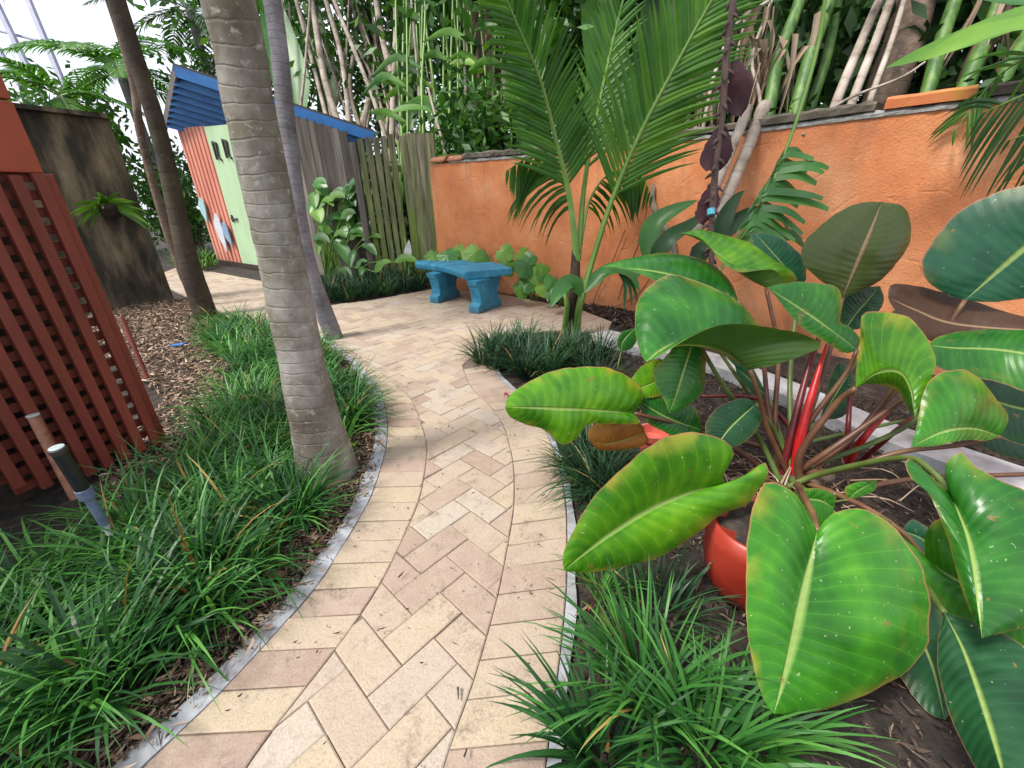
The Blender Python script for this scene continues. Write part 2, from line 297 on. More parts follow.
def philo(name, dark, mid, light, marg=(.42, .36, .04), under=(.1, .12, .03), spots=.5, rough=.3, pink=(.5, .15, .1)):
    m, n, b = new_mat(name); uv = coord(n, None, 'UV'); co = coord(n)
    sp = n.nodes.new('ShaderNodeSeparateXYZ'); n.links.new(uv, sp.inputs[0]); t = sp.outputs[0]
    av = math_(n, 'ABSOLUTE', math_(n, 'SUBTRACT', math_(n, 'MULTIPLY', sp.outputs[1], 2.), 1.))
    wob = math_(n, 'MULTIPLY', noise(n, 7, 2, .5, co), .03)
    ph = math_(n, 'FRACT', math_(n, 'ADD', math_(n, 'MULTIPLY', math_(n, 'ADD', t, wob), 17.), math_(n, 'MULTIPLY', math_(n, 'POWER', av, 1.6), -1.5)))
    tri = math_(n, 'ABSOLUTE', math_(n, 'SUBTRACT', ph, .5))                # .5 at the vein
    vein = ramp(n, tri, [(.455, (0, 0, 0)), (.5, (1, 1, 1))])
    soft = ramp(n, tri, [(0, (0, 0, 0)), (.5, (1, 1, 1))])
    f = math_(n, 'ADD', math_(n, 'MULTIPLY', noise(n, 6, 4, .55, co), .8), math_(n, 'MULTIPLY', soft, .05))
    c = ramp(n, f, [(.3, dark), (.48, mid), (.68, light)])
    c = mixc(n, math_(n, 'MULTIPLY', vein, .35), c, light)
    yl = math_(n, 'MULTIPLY', ramp(n, av, [(.68, (0, 0, 0)), (1, (1, 1, 1))]), ramp(n, noise(n, 9, 3, .5, co), [(.46, (0, 0, 0)), (.62, (1, 1, 1))]))
    c = mixc(n, math_(n, 'MULTIPLY', yl, spots), c, marg)
    c = mixc(n, ramp(n, av, [(.972, (0, 0, 0)), (.995, (.6,)*3)]), c, pink)
    rib = ramp(n, av, [(.02, (1, 1, 1)), (.06, (0, 0, 0))])
    c = mixc(n, math_(n, 'MULTIPLY', rib, .8), c, (.32, .45, .12))
    c = mixc(n, math_(n, 'MULTIPLY', ramp(n, noise(n, 75, 2, .5, co), [(.715, (0, 0, 0)), (.74, (1, 1, 1))]), .5), c, (.5, .55, .3))
    c = mixc(n, math_(n, 'MULTIPLY', ramp(n, noise(n, 17, 3, .6, co), [(.69, (0, 0, 0)), (.72, (1, 1, 1))]), .8), c, (.22, .13, .04))
    geo = n.nodes.new('ShaderNodeNewGeometry')
    uc = mixc(n, math_(n, 'MULTIPLY', rib, .8), mixc(n, f, under, tuple(x*1.5 for x in under)), (.4, .25, .15))
    c2 = mixc(n, geo.outputs['Backfacing'], c, uc)
    n.links.new(c2, b.inputs['Base Color']); 
    rg = math_(n, 'ADD', math_(n, 'MULTIPLY', noise(n, 12, 4, .6, co), .3), rough-.13); n.links.new(rg, b.inputs['Roughness'])
    h = math_(n, 'ADD', math_(n, 'ADD', math_(n, 'MULTIPLY', soft, -.4), math_(n, 'MULTIPLY', rib, -1.5)), math_(n, 'MULTIPLY', noise(n, 40, 3, .5, co), .12))
    b.inputs['Specular IOR Level'].default_value = .38
    bump(n, b, h, .5, .004)
    tr = n.nodes.new('ShaderNodeBsdfTranslucent'); n.links.new(mixc(n, 1., c, (1.2, 1.1, .4), 'MULTIPLY'), tr.inputs[0])
    mx = n.nodes.new('ShaderNodeMixShader'); mx.inputs[0].default_value = .16
    n.links.new(b.outputs[0], mx.inputs[1]); n.links.new(tr.outputs[0], mx.inputs[2]); n.links.new(mx.outputs[0], n.nodes['Material Output'].inputs[0])
    return m
M['ph_bright'] = philo('philodendron_bright', (.035, .16, .008), (.095, .29, .01), (.24, .47, .025), spots=.75, under=(.05, .1, .02))
M['ph_mid'] = philo('philodendron_mid', (.012, .09, .012), (.025, .15, .016), (.07, .26, .03), under=(.04, .085, .015), spots=.3)
M['ph_front'] = philo('philodendron_front', (.016, .11, .008), (.04, .21, .011), (.12, .36, .022), spots=.5)
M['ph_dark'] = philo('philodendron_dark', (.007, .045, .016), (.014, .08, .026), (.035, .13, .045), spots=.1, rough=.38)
M['ph_teal'] = philo('philodendron_teal', (.01, .065, .032), (.018, .105, .05), (.035, .15, .065), spots=.2, rough=.4)
M['ph_olive'] = philo('philodendron_olive', (.05, .075, .012), (.085, .12, .02), (.15, .18, .05), spots=.2, rough=.28, pink=(.35, .1, .06), under=(.05, .075, .018))
M['ph_brown'] = philo('philodendron_brown_back', (.06, .028, .012), (.1, .05, .02), (.14, .09, .03), spots=.1, rough=.5, pink=(.3, .08, .05), under=(.06, .028, .014))
M['ph_dead'] = philo('philodendron_dry', (.3, .1, .02), (.45, .18, .035), (.55, .28, .06), spots=.4, rough=.45)
M['petiole'] = simple('petiole_maroon', [(.3, (.07, .03, .015)), (.5, (.14, .06, .035)), (.7, (.2, .12, .05))], 6, .4, None, .1)
M['petiole_red'] = simple('petiole_red', [(.3, (.25, .008, .01)), (.5, (.5, .012, .014)), (.7, (.6, .04, .025))], 6, .35, None, .1)
M['petiole_wine'] = simple('petiole_wine', [(.3, (.09, .008, .012)), (.7, (.17, .02, .022))], 6, .35, None, .1)
M['petiole_green'] = simple('petiole_green', [(.3, (.06, .1, .02)), (.7, (.14, .2, .05))], 6, .4, None, .1)
#PART2
# ============================================================ SETTING: ground, path
def world_poly(pts): return [tuple(G(x, y)[:2]) for x, y in pts]
mb = MB()
n = 60; xs = np.sign(np.linspace(-1, 1, n))*np.abs(np.linspace(-1, 1, n))**2.2*60
g = [[(x, y+3, -.03-.004*math.sin(x*3)*math.sin(y*2.3)) for x in xs] for y in xs]
mb.grid([[*r] for r in g]); o = mb.build('ground', M['soil'], smooth=True, recalc=True); tag(o, kind='structure')
LI = [(-.80, .16), (-.74, .40), (-0.703, 0.563), (-0.655, 0.70), (-0.593, 0.85), (-0.545, 0.99), (-0.509, 1.122), (-0.490, 1.251), (-0.472, 1.401), (-0.458, 1.592), (-0.479, 1.881), (-0.517, 2.096), (-0.604, 2.367), (-0.752, 2.718), (-0.942, 2.981), (-1.4, 3.6), (-2.3, 4.5), (-3.5, 5.1)]
LO = [(-1.09, .16), (-1.03, .40), (-0.974, 0.569), (-0.905, 0.69), (-0.845, 0.83), (-0.79, 0.98), (-0.745, 1.12), (-0.728, 1.251), (-0.71, 1.41), (-0.698, 1.60), (-0.719, 1.89), (-0.757, 2.13), (-0.84, 2.43), (-0.98, 2.80), (-1.16, 3.13), (-1.62, 3.8), (-2.45, 4.70), (-3.58, 5.33)]
RI = [(-.30, .10), (-.235, .35), (-0.2, 0.552), (-0.172, 0.65), (-0.137, 0.76), (-0.099, 0.919), (-0.068, 1.064), (-0.047, 1.2), (-0.030, 1.32), (-0.010, 1.477), (-0.002, 1.695), (-0.015, 1.955), (-0.065, 2.271), (-0.166, 2.554), (-0.32, 2.881), (-0.42, 3.3)]
RO = [(-.05, .10), (.01, .35), (0.056, 0.546), (0.085, 0.66), (0.115, 0.78), (0.15, 0.933), (0.176, 1.06), (0.196, 1.191), (0.214, 1.33), (0.232, 1.49), (0.239, 1.70), (0.224, 1.965), (0.17, 2.32), (0.06, 2.66), (-0.09, 3.0), (-0.18, 3.4)]
LI, LO, RI, RO = [spline([(a, b, 0) for a, b in q], 90)[:, :2] for q in (LI, LO, RI, RO)]
far = world_poly([(215, 308), (175, 291), (150, 278), (175, 268), (214, 272), (262, 281), (322, 306), (372, 300), (432, 289), (470, 291), (506, 295), (545, 302), (585, 311), (612, 322), (606, 333), (560, 330), (500, 334)])
field = [tuple(q) for q in LI]+far+[tuple(q) for q in RI[::-1]]
def clip(sub, rect):                                        # Sutherland-Hodgman, rect convex and counter-clockwise
    out = sub
    for i in range(len(rect)):
        a = rect[i]; b = rect[(i+1) % len(rect)]; inp = out; out = []
        if not inp: return []
        def side(p): return (b[0]-a[0])*(p[1]-a[1])-(b[1]-a[1])*(p[0]-a[0])
        for k in range(len(inp)):
            p = inp[k-1]; q = inp[k]; sp, sq = side(p), side(q)
            if (sp >= 0) != (sq >= 0):
                t = sp/(sp-sq); out.append((p[0]+t*(q[0]-p[0]), p[1]+t*(q[1]-p[1])))
            if sq >= 0: out.append(q)
    return out
def area(p): return .5*sum(p[i-1][0]*p[i][1]-p[i][0]*p[i-1][1] for i in range(len(p)))
def inset(poly, d):
    P_ = [np.array(q) for q in poly]; out = []; sgn = 1 if area(poly) > 0 else -1
    for i in range(len(P_)):
        a, b, c = P_[i-1], P_[i], P_[(i+1) % len(P_)]
        e1 = (b-a)/(np.linalg.norm(b-a)+1e-9); e2 = (c-b)/(np.linalg.norm(c-b)+1e-9)
        n1 = np.array([-e1[1], e1[0]])*sgn; n2 = np.array([-e2[1], e2[0]])*sgn; h = n1+n2; k = max(.35, (h@h)/2)
        out.append(tuple(b+h*d/k*1.0))
    return out
mb = MB()
def brick(poly, tn, z=0.0):
    a = abs(area(poly))
    if a < .0004: return
    q = []
    for p in poly:
        if not q or math.hypot(p[0]-q[-1][0], p[1]-q[-1][1]) > .004: q.append(p)
    if math.hypot(q[0][0]-q[-1][0], q[0][1]-q[-1][1]) < .004: q.pop()
    if len(q) < 3: return
    if area(q) < 0: q = q[::-1]
    q = inset(q, random.uniform(.001, .0024)); t = inset(q, .004)
    if area(t) < .0001: return
    n = len(q); cx = sum(p[0] for p in q)/n; cy = sum(p[1] for p in q)/n; sx, sy = random.gauss(0, .009), random.gauss(0, .009)
    zz = [z+(p[0]-cx)*sx+(p[1]-cy)*sy for p in q]
    v = [(p[0], p[1], -.028) for p in q]+[(p[0], p[1], h-.003) for p, h in zip(q, zz)]+[(p[0], p[1], h) for p, h in zip(t, zz)]
    f = [(i, (i+1) % n, n+(i+1) % n, n+i) for i in range(n)]+[(n+i, n+(i+1) % n, 2*n+(i+1) % n, 2*n+i) for i in range(n)]+[tuple(range(2*n, 3*n))]
    mb.add(v, f, 0, None, tn)
OX, OY, SU, TH = -0.44287, 0.72019, 0.119655, math.radians(46.15)
e1 = np.array([math.cos(TH), math.sin(TH)])*SU; e2 = np.array([math.sin(TH), -math.cos(TH)])*SU
def lat(u, v): p = np.array([OX, OY])+u*e1+v*e2; return (p[0], p[1])
fx = [p[0] for p in field]; fy = [p[1] for p in field]; bb = (min(fx)-.3, max(fx)+.3, min(fy)-.3, max(fy)+.3)
# herringbone: A bricks lie along u from (k, -k) .. repeat; B bricks along v
for k in range(-80, 120):
    for j in range(-40, 41):
        # pattern shifts by (+1,-1) along the zigzag and by (2,2) across it
        for (u, v, du, dv) in ((k+2*j, -k+2*j, 2, 1), (k+2*j, -k+2*j-2, 1, 2)):
            c = lat(u+du/2, v+dv/2)
            if not (bb[0] < c[0] < bb[1] and bb[2] < c[1] < bb[3]): continue
            r = [lat(u, v), lat(u+du, v), lat(u+du, v+dv), lat(u, v+dv)]
            if area(r) < 0: r = r[::-1]
            q = clip(field, r)
            if len(q) >= 3: brick(q, random.random(), random.gauss(0, .0015))
for a, b in ((LI, LO), (RI, RO)):                           # soldier courses
    mid = (a+b)/2; L = np.r_[0, np.cumsum(np.linalg.norm(np.diff(mid, axis=0), axis=1))]
    s = 0.03
    while s+.12 < L[-1]:
        w_ = .119*random.uniform(.96, 1.04)
        def at(c, q): return (np.interp(q, L, c[:, 0]), np.interp(q, L, c[:, 1]))
        brick([at(a, s), at(a, s+w_/2), at(a, s+w_), at(b, s+w_), at(b, s+w_/2), at(b, s)], random.random()*.75, random.gauss(0, .0008)); s += w_
tag(mb.build('path', M['paver']), kind='structure')
mb = MB()
outl = [tuple(q) for q in LO]+far+[tuple(q) for q in RO[::-1]]
mb.v = [(x, y, -.007) for x, y in outl]; mb.f = [tuple(range(len(outl)))[::-1]]; mb.m = [0]; mb.uv = [(0, 0)]*len(outl); mb.c = [.5]*len(outl)
o = mb.build('path_bed', M['sand']); tag(o, kind='structure')
bm = bmesh.new(); bm.from_mesh(o.data); bmesh.ops.triangulate(bm, faces=bm.faces); bm.to_mesh(o.data); bm.free()
def ribbon(c, w0, w1, z0, z1, side, i0=0, i1=None):
    c = c[i0:i1]; t = np.gradient(c, axis=0); t /= np.linalg.norm(t, axis=1)[:, None]; nn = np.stack([-t[:, 1], t[:, 0]], 1)*side
    gr = []
    for k, (p, q) in enumerate(zip(c, nn)):
        a = p+q*w0; b = p+q*(w1+.004*math.sin(k*.6)+random.uniform(-.002, .002)); gr.append([(*a, z0), (*a, z1), (*b, z1-.004), (*b, z0)])
    return gr
mb = MB(); mb.grid(ribbon(LO, .002, .075, -.05, -.001, 1)); tag(mb.build('path_edging', M['concrete'], recalc=True), kind='structure')
mb = MB(); mb.grid(ribbon(RO, .002, .035, -.05, -.006, -1)); tag(mb.build('path_edging', M['concrete'], recalc=True), kind='structure')
# pale slab edging behind the big plant, and the grey slab by the young palm
mb = MB(); pts = spline([G(598, 336), G(640, 348), G(706, 362), G(800, 400), G(880, 436), G(960, 466), G(1060, 500)], 40)[:, :2]
mb.grid(ribbon(pts, -.13, .13, -.03, .05, 1)); tag(mb.build('pale_bed_edging', M['white_slab'], recalc=True), kind='structure')
# ------------------------------------------------------------ grass tufts
def blade(mb, base, az, L, lean, droop, wd, c, nseg=6, tw=0, m=0):
    d = np.array([math.cos(az), math.sin(az), 0]); sd = np.array([-math.sin(az+tw), math.cos(az+tw), 0]); p = np.array(base, float); th = lean; g = []
    for i in range(nseg+1):
        t = i/nseg; w_ = wd*(1-t**2.2)*.5*(.75+.25*min(1, t*5))+.0003
        nrm = np.array([-math.sin(th)*d[0]*-1, 0, 0])
        g.append([p-sd*w_, p+sd*w_])
        th += droop/nseg*(.5+t); p = p+(d*math.sin(th)+A(0, 0, math.cos(th)))*L/nseg
        if p[2] < .006: p[2] = .006
    mb.grid(g, m, None, c)
def tuft(mb, base, n, L, wd, spread=.03, lean=(.05, .9), droop=(.5, 1.6), bias=None, tonec=None, nseg=6):
    t0 = random.random()*.8+.1 if tonec is None else tonec
    for k in range(n):
        a = random.uniform(0, 6.283); r = random.random()**.5*spread
        if bias is not None and random.random() < bias[1]: a = random.gauss(bias[0], .7)
        blade(mb, (base[0]+r*math.cos(a), base[1]+r*math.sin(a), base[2] if len(base) > 2 else 0), a+random.gauss(0, .35), L*random.uniform(.6, 1.1), random.uniform(*lean)*random.random()**.4, random.uniform(*droop), wd*random.uniform(.7, 1.2), min(1, max(0, t0+random.gauss(0, .22))), nseg, random.gauss(0, .5), 1 if random.random() < .022 else 0)
def inside(p, poly):
    c = False
    for i in range(len(poly)):
        a, b = poly[i-1], poly[i]
        if (a[1] > p[1]) != (b[1] > p[1]) and p[0] < (b[0]-a[0])*(p[1]-a[1])/(b[1]-a[1])+a[0]: c = not c
    return c
def fill(poly, step, jit=.4):
    xs_ = [p[0] for p in poly]; ys = [p[1] for p in poly]; out = []
    y = min(ys)
    while y < max(ys):
        x = min(xs_)
        while x < max(xs_):
            q = (x+random.uniform(-jit, jit)*step, y+random.uniform(-jit, jit)*step)
            if inside(q, poly): out.append(q)
            x += step
        y += step
    return out
# left bed: a continuous mass from the lattice screen to the path edge
edge = [tuple(q+np.array([-.23 if q[1] < 1.3 else -.18, 0])) for q in LO[4:66]]
bed = [(-.95-.35, .35)]+edge+[(-2.0, 3.95), (-2.7, 4.6), (-3.3, 4.95), (-3.5, 4.6), (-2.75, 3.7), (-2.2, 3.0), (-1.95, 2.4), (-1.75, 1.9), (-1.72, 1.5), (-1.85, 1.2), (-2.1, .9), (-2.0, .6), (-1.7, .3)]
M_ = MB()
for q in fill(bed, .138):
    if math.hypot(q[0]+.98, q[1]-1.87) < .2: continue
    de = min(math.hypot(q[0]-e[0], q[1]-e[1]) for e in edge)
    near = q[1] < 2.6
    tuft(M_, q, (30 if q[1] < 1.6 else 34) if near else 24, random.uniform(.32, .44) if near else random.uniform(.28, .38), .0125 if q[1] < 1.6 else .0095 if near else .013, .045, (.15, 1.15), (.6, 2.1), bias=(-.3, .45) if de < .15 else None, nseg=6 if near else 4)
tag(M_.build('ground_cover', M['grass'], smooth=True), 'long dark green strap leaved grass filling the bed left of the path', 'grass', kind='stuff')
def clump(px, n, L, wd, label, mat='grass', spread=.06, dz=0, bias=None, lean=(.1, 1.0), group=None, droop=(.5, 1.7)):
    b = G(*px) if len(px) == 2 else np.array(px)
    mb = MB(); tuft(mb, (b[0], b[1], 0), n, L, wd, spread, lean, droop, bias)
    o = mb.build('grass_clump', M[mat], smooth=True, origin=(b[0], b[1], 0)); return tag(o, label, 'grass clump', group)
clump((205, 590), 150, .44, .014, 'long bladed grass clump with bright green blades spreading over the left path edge', spread=.07, lean=(.2, 1.2))
clump((110, 690), 130, .42, .015, 'grass clump lying over the soil in the bottom left corner of the photo', spread=.08, lean=(.2, 1.2))
clump((300, 520), 120, .36, .012, 'bushy grass clump in front of the big grey palm trunk', spread=.07)
clump((352, 425), 90, .36, .010, 'thin grass clump bending over the bricks right of the big palm trunk', 'grass_dark', spread=.05, bias=(-.2, .5), lean=(.2, 1.1))
# the round dark clump under the young palm: five tufts pushed into one clump
c0 = G(528, 362); mb = MB()
for k in range(20):
    a = random.uniform(0, 6.28); r = random.random()**.5
    tuft(mb, (c0[0]+.46*r*math.cos(a), c0[1]+.36*r*math.sin(a), 0), 80, .36, .011, .05, (.1, 1.0), (.5, 1.6), nseg=5)
for q in ((585, 372), (600, 388), (600, 358)):
    b = G(*q); tuft(mb, (b[0], b[1], 0), 90, .36, .011, .07, nseg=5)
tag(mb.build('grass_clump', M['grass_dark'], smooth=True, origin=c0), 'wide low dark green grass clump at the foot of the young palm', 'grass clump')
c0 = G(606, 470); mb = MB()
for px in ((590, 455), (612, 478), (596, 492), (620, 505), (588, 470), (600, 500), (582, 480), (606, 458)):
    b = G(*px); tuft(mb, (b[0], b[1], 0), 90, .32, .010, .04, (.2, 1.1), (.5, 1.6), bias=(3.3, .4), nseg=6)
tag(mb.build('grass_clump', M['grass_dark'], smooth=True, origin=c0), 'dark grass clump leaning onto the bricks between the two big yellow edged leaves', 'grass clump')
clump((648, 700), 120, .38, .0125, 'tall grass clump arching across the bricks at the bottom centre of the photo', 'grass', spread=.07, lean=(.15, 1.1), bias=(2.8, .35))
clump((700, 755), 120, .34, .0125, 'green grass clump at the bottom edge right of the arching clump', spread=.08)
clump((660, 615), 90, .26, .008, 'fine dark grass clump on dry mulch left of the red pot', 'grass_dark', spread=.09)
clump((760, 745), 60, .27, .012, 'small grass clump under the tip of the big front leaf', spread=.06)
clump((600, 760), 90, .32, .013, 'broad bladed grass clump on the path edge at the bottom of the photo', spread=.06, bias=(2.9, .3))
clump((600, 590), 40, .22, .009, 'sparse little grass tuft beside the right brick edge', 'grass', spread=.05)
# strip in front of the fence
strip = world_poly([(322, 304), (372, 298), (428, 288), (432, 276), (380, 280), (318, 288)])
M_ = MB()
for q in fill(strip, .17): tuft(M_, q, 44, .36, .013, .07, (.1, .9), (.5, 1.6), nseg=4)
tag(M_.build('ground_cover', M['grass_dark'], smooth=True), 'strip of low dark grass between the brick patio and the wooden fence', 'grass', kind='stuff')
M_ = MB()
for q in fill(world_poly([(186, 275), (222, 268), (216, 258), (180, 262)]), .4): tuft(M_, q, 30, .45, .03, .1, nseg=4)
tag(M_.build('ground_cover', M['foliage'], smooth=True), 'green leafy ground cover at the far end of the path before the shed', 'grass', kind='stuff')
# ------------------------------------------------------------ mulch and litter
def litter(polys, nper, name, mat, size, z0=-.02):
    mb = MB()
    for poly, nn in zip(polys, nper):
        xs_ = [p[0] for p in poly]; ys = [p[1] for p in poly]; k = 0
        while k < nn:
            q = (random.uniform(min(xs_), max(xs_)), random.uniform(min(ys), max(ys)))
            if not inside(q, poly): continue
            k += 1; a = random.uniform(0, 6.28); l = random.uniform(*size)*(2.2 if random.random() < .15 else 1); w_ = min(l*random.uniform(.08, .45), size[1]*.4); z = z0+random.uniform(0, .022)
            d = A(math.cos(a), math.sin(a), random.gauss(0, .25))*l/2; sd = A(-math.sin(a), math.cos(a), random.gauss(0, .3))*w_/2; p = A(*q, z)
            mb.add([p-d-sd*random.random(), p+d*.6-sd*random.random(), p+d*random.uniform(.8, 1.3)+sd*random.uniform(-.2, .6), p-d*random.uniform(.2, .8)+sd, p+A(0, 0, -.006)], [(0, 1, 2, 3), (0, 4, 1), (1, 4, 2), (2, 4, 3), (3, 4, 0)], 0, None, random.random())
    return mb.build(name, mat)
mulch = [(-6.2, 6.3), (-5.3, 6.6), (-4.6, 6.1), (-4.0, 5.5), (-3.4, 4.9), (-2.6, 3.6), (-1.95, 2.3), (-1.9, 1.6), (-2.3, 1.9), (-2.6, 2.8), (-5.2, 4.8)]
tag(litter([mulch], [15000], 'wood_chips', M['chip'], (.015, .05)), 'pale wood chip mulch between the lattice screen and the palm trunks', 'mulch', kind='stuff')
rb = [tuple(q+np.array([.05, 0])) for q in RO[5:60]]+[(.1, 3.3), (.9, 3.6), (1.5, 3.7), (2.4, 2.6), (3.0, 1.8), (1.6, .3), (.2, .3)]
tag(litter([[tuple(q-np.array([d_, 0])) for d_, sl_ in ((.06, slice(4, 60)), (.24, slice(60, 4, -1))) for q in LO[sl_]]], [6000], 'leaf_litter', M['chip'], (.008, .035)), 'pale chips and leaf bits on the soil between the grass and the left path edging', 'leaf litter', kind='stuff')
tag(litter([rb, [tuple(q-np.array([d_, 0])) for d_, sl_ in ((.07, slice(4, 60)), (.26, slice(60, 4, -1))) for q in LO[sl_]]], [15000, 5000], 'wood_chips', M['chip_dark'], (.006, .032)), 'brown mulch and dry leaf litter on the soil around the big leaved plant', 'mulch', kind='stuff')
pathp = [tuple(q) for q in LO[8:60]]+[tuple(q) for q in RO[::-1][30:82]]
tag(litter([pathp], [170], 'leaf_litter', M['chip_dark'], (.006, .018), .003), 'scattered tiny dark leaf bits lying on the brick path', 'leaf litter', kind='stuff')
tag(litter([[tuple(q-np.array([d_, 0])) for d_, sl_ in ((.005, slice(4, 60)), (.10, slice(60, 4, -1))) for q in LO[sl_]]], [420], 'leaf_litter', M['chip'], (.006, .03), .003), 'crumbs of soil and chips strewn over the pale left path edging', 'leaf litter', kind='stuff')
wf = world_poly([(470, 292), (506, 293), (545, 300), (585, 309), (612, 320), (640, 340), (690, 335), (640, 310), (590, 302), (530, 294)])
tag(litter([wf], [2500], 'leaf_litter', M['chip_dark'], (.03, .08)), 'dry leaf litter along the foot of the orange wall', 'leaf litter', kind='stuff')
def fallen(px, s, mat, label, rz=0):
    b = G(*px); mb = MB(); g = []; uv = []
    for i in range(9):
        t = i/8; w_ = s*.33*math.sin(math.pi*min(.97, t*.95+.03))**.8
        g.append([(t*s-s/2, k*w_, .012+.02*abs(k)+.015*math.sin(t*5)) for k in (-1, -.5, 0, .5, 1)]); uv.append([(t, (k+1)/2) for k in (-1, -.5, 0, .5, 1)])
    g = np.array(g); c, s_ = math.cos(rz), math.sin(rz); R_ = np.array([[c, s_, 0], [-s_, c, 0], [0, 0, 1]]); mb.grid(g@R_+b, 0, uv, random.random())
    return tag(mb.build('fallen_leaf', M[mat], smooth=True, origin=b), label, 'fallen leaf')
fallen((276, 582), .09, 'dead', 'curled brown fallen leaf on the soil beside the grass by the left path edge', .8)
fallen((318, 548), .06, 'ph_dead', 'small orange brown fallen leaf near the front of the palm trunk', 2)
fallen((590, 612), .035, 'pinkpot', 'tiny red leaf on the soil beside the right brick edge', 1)
fallen((355, 447), .07, 'lime', 'light green fallen leaf at the foot of the big palm trunk', 1.9)
fallen((507, 398), .04, 'pinkpot', 'tiny red leaf below the dark grass clump on the bricks', .5)
b = G(178, 347); mb = MB(); mb.beam(b+A(-.06, 0, .02), b+A(.07, .01, .03), .05, .012); tag(mb.build('plastic_scrap', M['bluescrap'], bevel=.003, origin=b), 'small blue plastic scrap on the wood chips', 'plastic scrap')
# ============================================================ WALL, FENCE, SHED
WP = spline([(-1.1, 6.75, 0), (-.4, 6.4, 0), (.3, 6.0, 0), (1.0, 5.45, 0), (1.5, 4.98, 0), (1.9, 4.5, 0), (2.35, 3.95, 0), (2.68, 3.5, 0), (3.02, 3.13, 0), (3.5, 2.65, 0), (4.3, 1.9, 0), (5.4, .9, 0)], 160)
T_ = np.gradient(WP, axis=0); T_ /= np.linalg.norm(T_, axis=1)[:, None]; NB = np.stack([-T_[:, 1], T_[:, 0], T_[:, 2]*0], 1)   # away from the camera
wl = thing('garden_wall', WP[60], 'curved orange stucco garden wall with a mossy grey coping', 'wall')
mb = MB(); g = []
for p, nn in zip(WP, NB):
    row = [p+nn*.2+A(0, 0, z) for z in (-.05, 1.76)]
    g.append([p+nn*.2+A(0, 0, -.05), p+nn*.2+A(0, 0, 1.755), p+A(0, 0, 1.755)]+[p+nn*random.uniform(-.004, .004)*(z < 1.7)+A(0, 0, z) for z in np.linspace(1.74, -.05, 12)])
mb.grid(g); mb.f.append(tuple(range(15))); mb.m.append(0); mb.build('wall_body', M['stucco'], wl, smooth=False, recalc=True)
def cop(i0, i1, z0, z1, off, mat, name, wob=.012):
    mb = MB(); g = []
    for i in range(i0, i1):
        p, nn = WP[i], NB[i]; a = random.uniform(-wob, wob); b = random.uniform(-wob, wob)
        g.append([p-nn*(off+a*.5)+A(0, 0, z0), p-nn*(off+b*.5)+A(0, 0, z1-.02+a), p-nn*(off-.03)+A(0, 0, z1+b), p+nn*.21+A(0, 0, z1+a), p+nn*.23+A(0, 0, z0)])
    mb.grid(g, closed=True); n0 = len(mb.v)
    mb.f += [tuple(range(5)), tuple(range(n0-5, n0))]; mb.m += [0, 0]
    return mb.build(name, mat, wl, smooth=False, recalc=True)
cop(6, 158, 1.757, 1.80, .012, M['mortar'], 'mortar_course', .008)
def wpx(i): d = WP[i]+A(0, 0, 1.83)-O; return 512+F*(d@RT)/(d@FW)
i0_ = next(i for i in range(40, 150) if wpx(i) > 880); i1_ = next(i for i in range(40, 158) if wpx(i) > 966)
cop(10, i0_, 1.802, 1.865, .02, M['coping'], 'coping'); cop(i1_+1, 158, 1.802, 1.87, .022, M['coping'], 'coping')
cop(i0_, i1_+1, 1.80, 1.875, .024, M['orange_cap'], 'painted_cap', .003)
p, nn = WP[6], NB[6]; mb = MB()
for k in range(2):
    q = WP[3+5*k]+NB[3]*.1+A(0, 0, 1.76); t = T_[3+5*k]; g = []
    for s in np.linspace(-.13, .13, 7): g.append([q+t*s+NB[3]*.13*math.cos(a)+A(0, 0, .075*math.sin(a)+.02+.02*(s > .1)) for a in np.linspace(0, math.pi, 9)])
    mb.grid(g)
    o = mb.build('roof_tile', M['tile'], wl, smooth=True); mb = MB(); sm = o.modifiers.new('thick', 'SOLIDIFY'); sm.thickness = .015
# ------------------------------------------------------------ wooden fence beside the wall
def boards(a, b, ztop, wd, gap, name, mat, parent, th=.025, jag=.02, zb=.02):
    a = np.array([*a, 0.]); b = np.array([*b, 0.]); L = np.linalg.norm(b-a); t = (b-a)/L; nrm = A(-t[1], t[0], 0); mb = MB(); s = 0
    while s+wd*.6 < L:
        w_ = wd*random.uniform(.92, 1.05); z = ztop(s/L)+random.uniform(-jag, jag); o_ = random.uniform(0, .006); c = random.random()
        p = a+t*s+nrm*o_; q = a+t*(s+w_)+nrm*(o_+random.uniform(-.004, .004))
        v = [p+A(0, 0, zb), q+A(0, 0, zb), q+A(0, 0, z-.01), p+t*.02+A(0, 0, z), p+A(0, 0, z-.02)]; v += [x+nrm*th for x in v]
        mb.add(v, [(0, 1, 2, 3, 4), (9, 8, 7, 6, 5), (0, 5, 6, 1), (1, 6, 7, 2), (2, 7, 8, 3), (3, 8, 9, 4), (4, 9, 5, 0)], 0, None, c); s += w_+gap
    return mb.build(name, mat, parent, recalc=True)
fa, fb, fc = G(441, 283)[:2], A(-1.78, 7.45), A(-2.35, 7.35)
fa = A(-1.03, 6.98); fc = A(-2.25, 7.28); fb = A(-1.62, 7.30)
fn = thing('wooden_fence', (fa[0], fa[1], 0), 'algae green closed board fence between the slatted gate and the orange wall', 'fence')
boards(fb, fa, lambda t: 2.2+.0*t, .16, .006, 'fence_boards', M['algae'], fn)
mb = MB(); mb.beam((fb[0], fb[1]+.07, 1.7), (fa[0], fa[1]+.07, 1.7), .04, .09); mb.build('rail', M['greywood'], fn)
gt = thing('slatted_gate', (fc[0], fc[1], 0), 'weathered slatted garden gate with green algae and gaps between the slats', 'gate')
boards(fc, (fb[0]-.02, fb[1]-.02), lambda t: 2.2-.03*math.cos(t*3), .09, .03, 'gate_slats', M['algae'], gt)
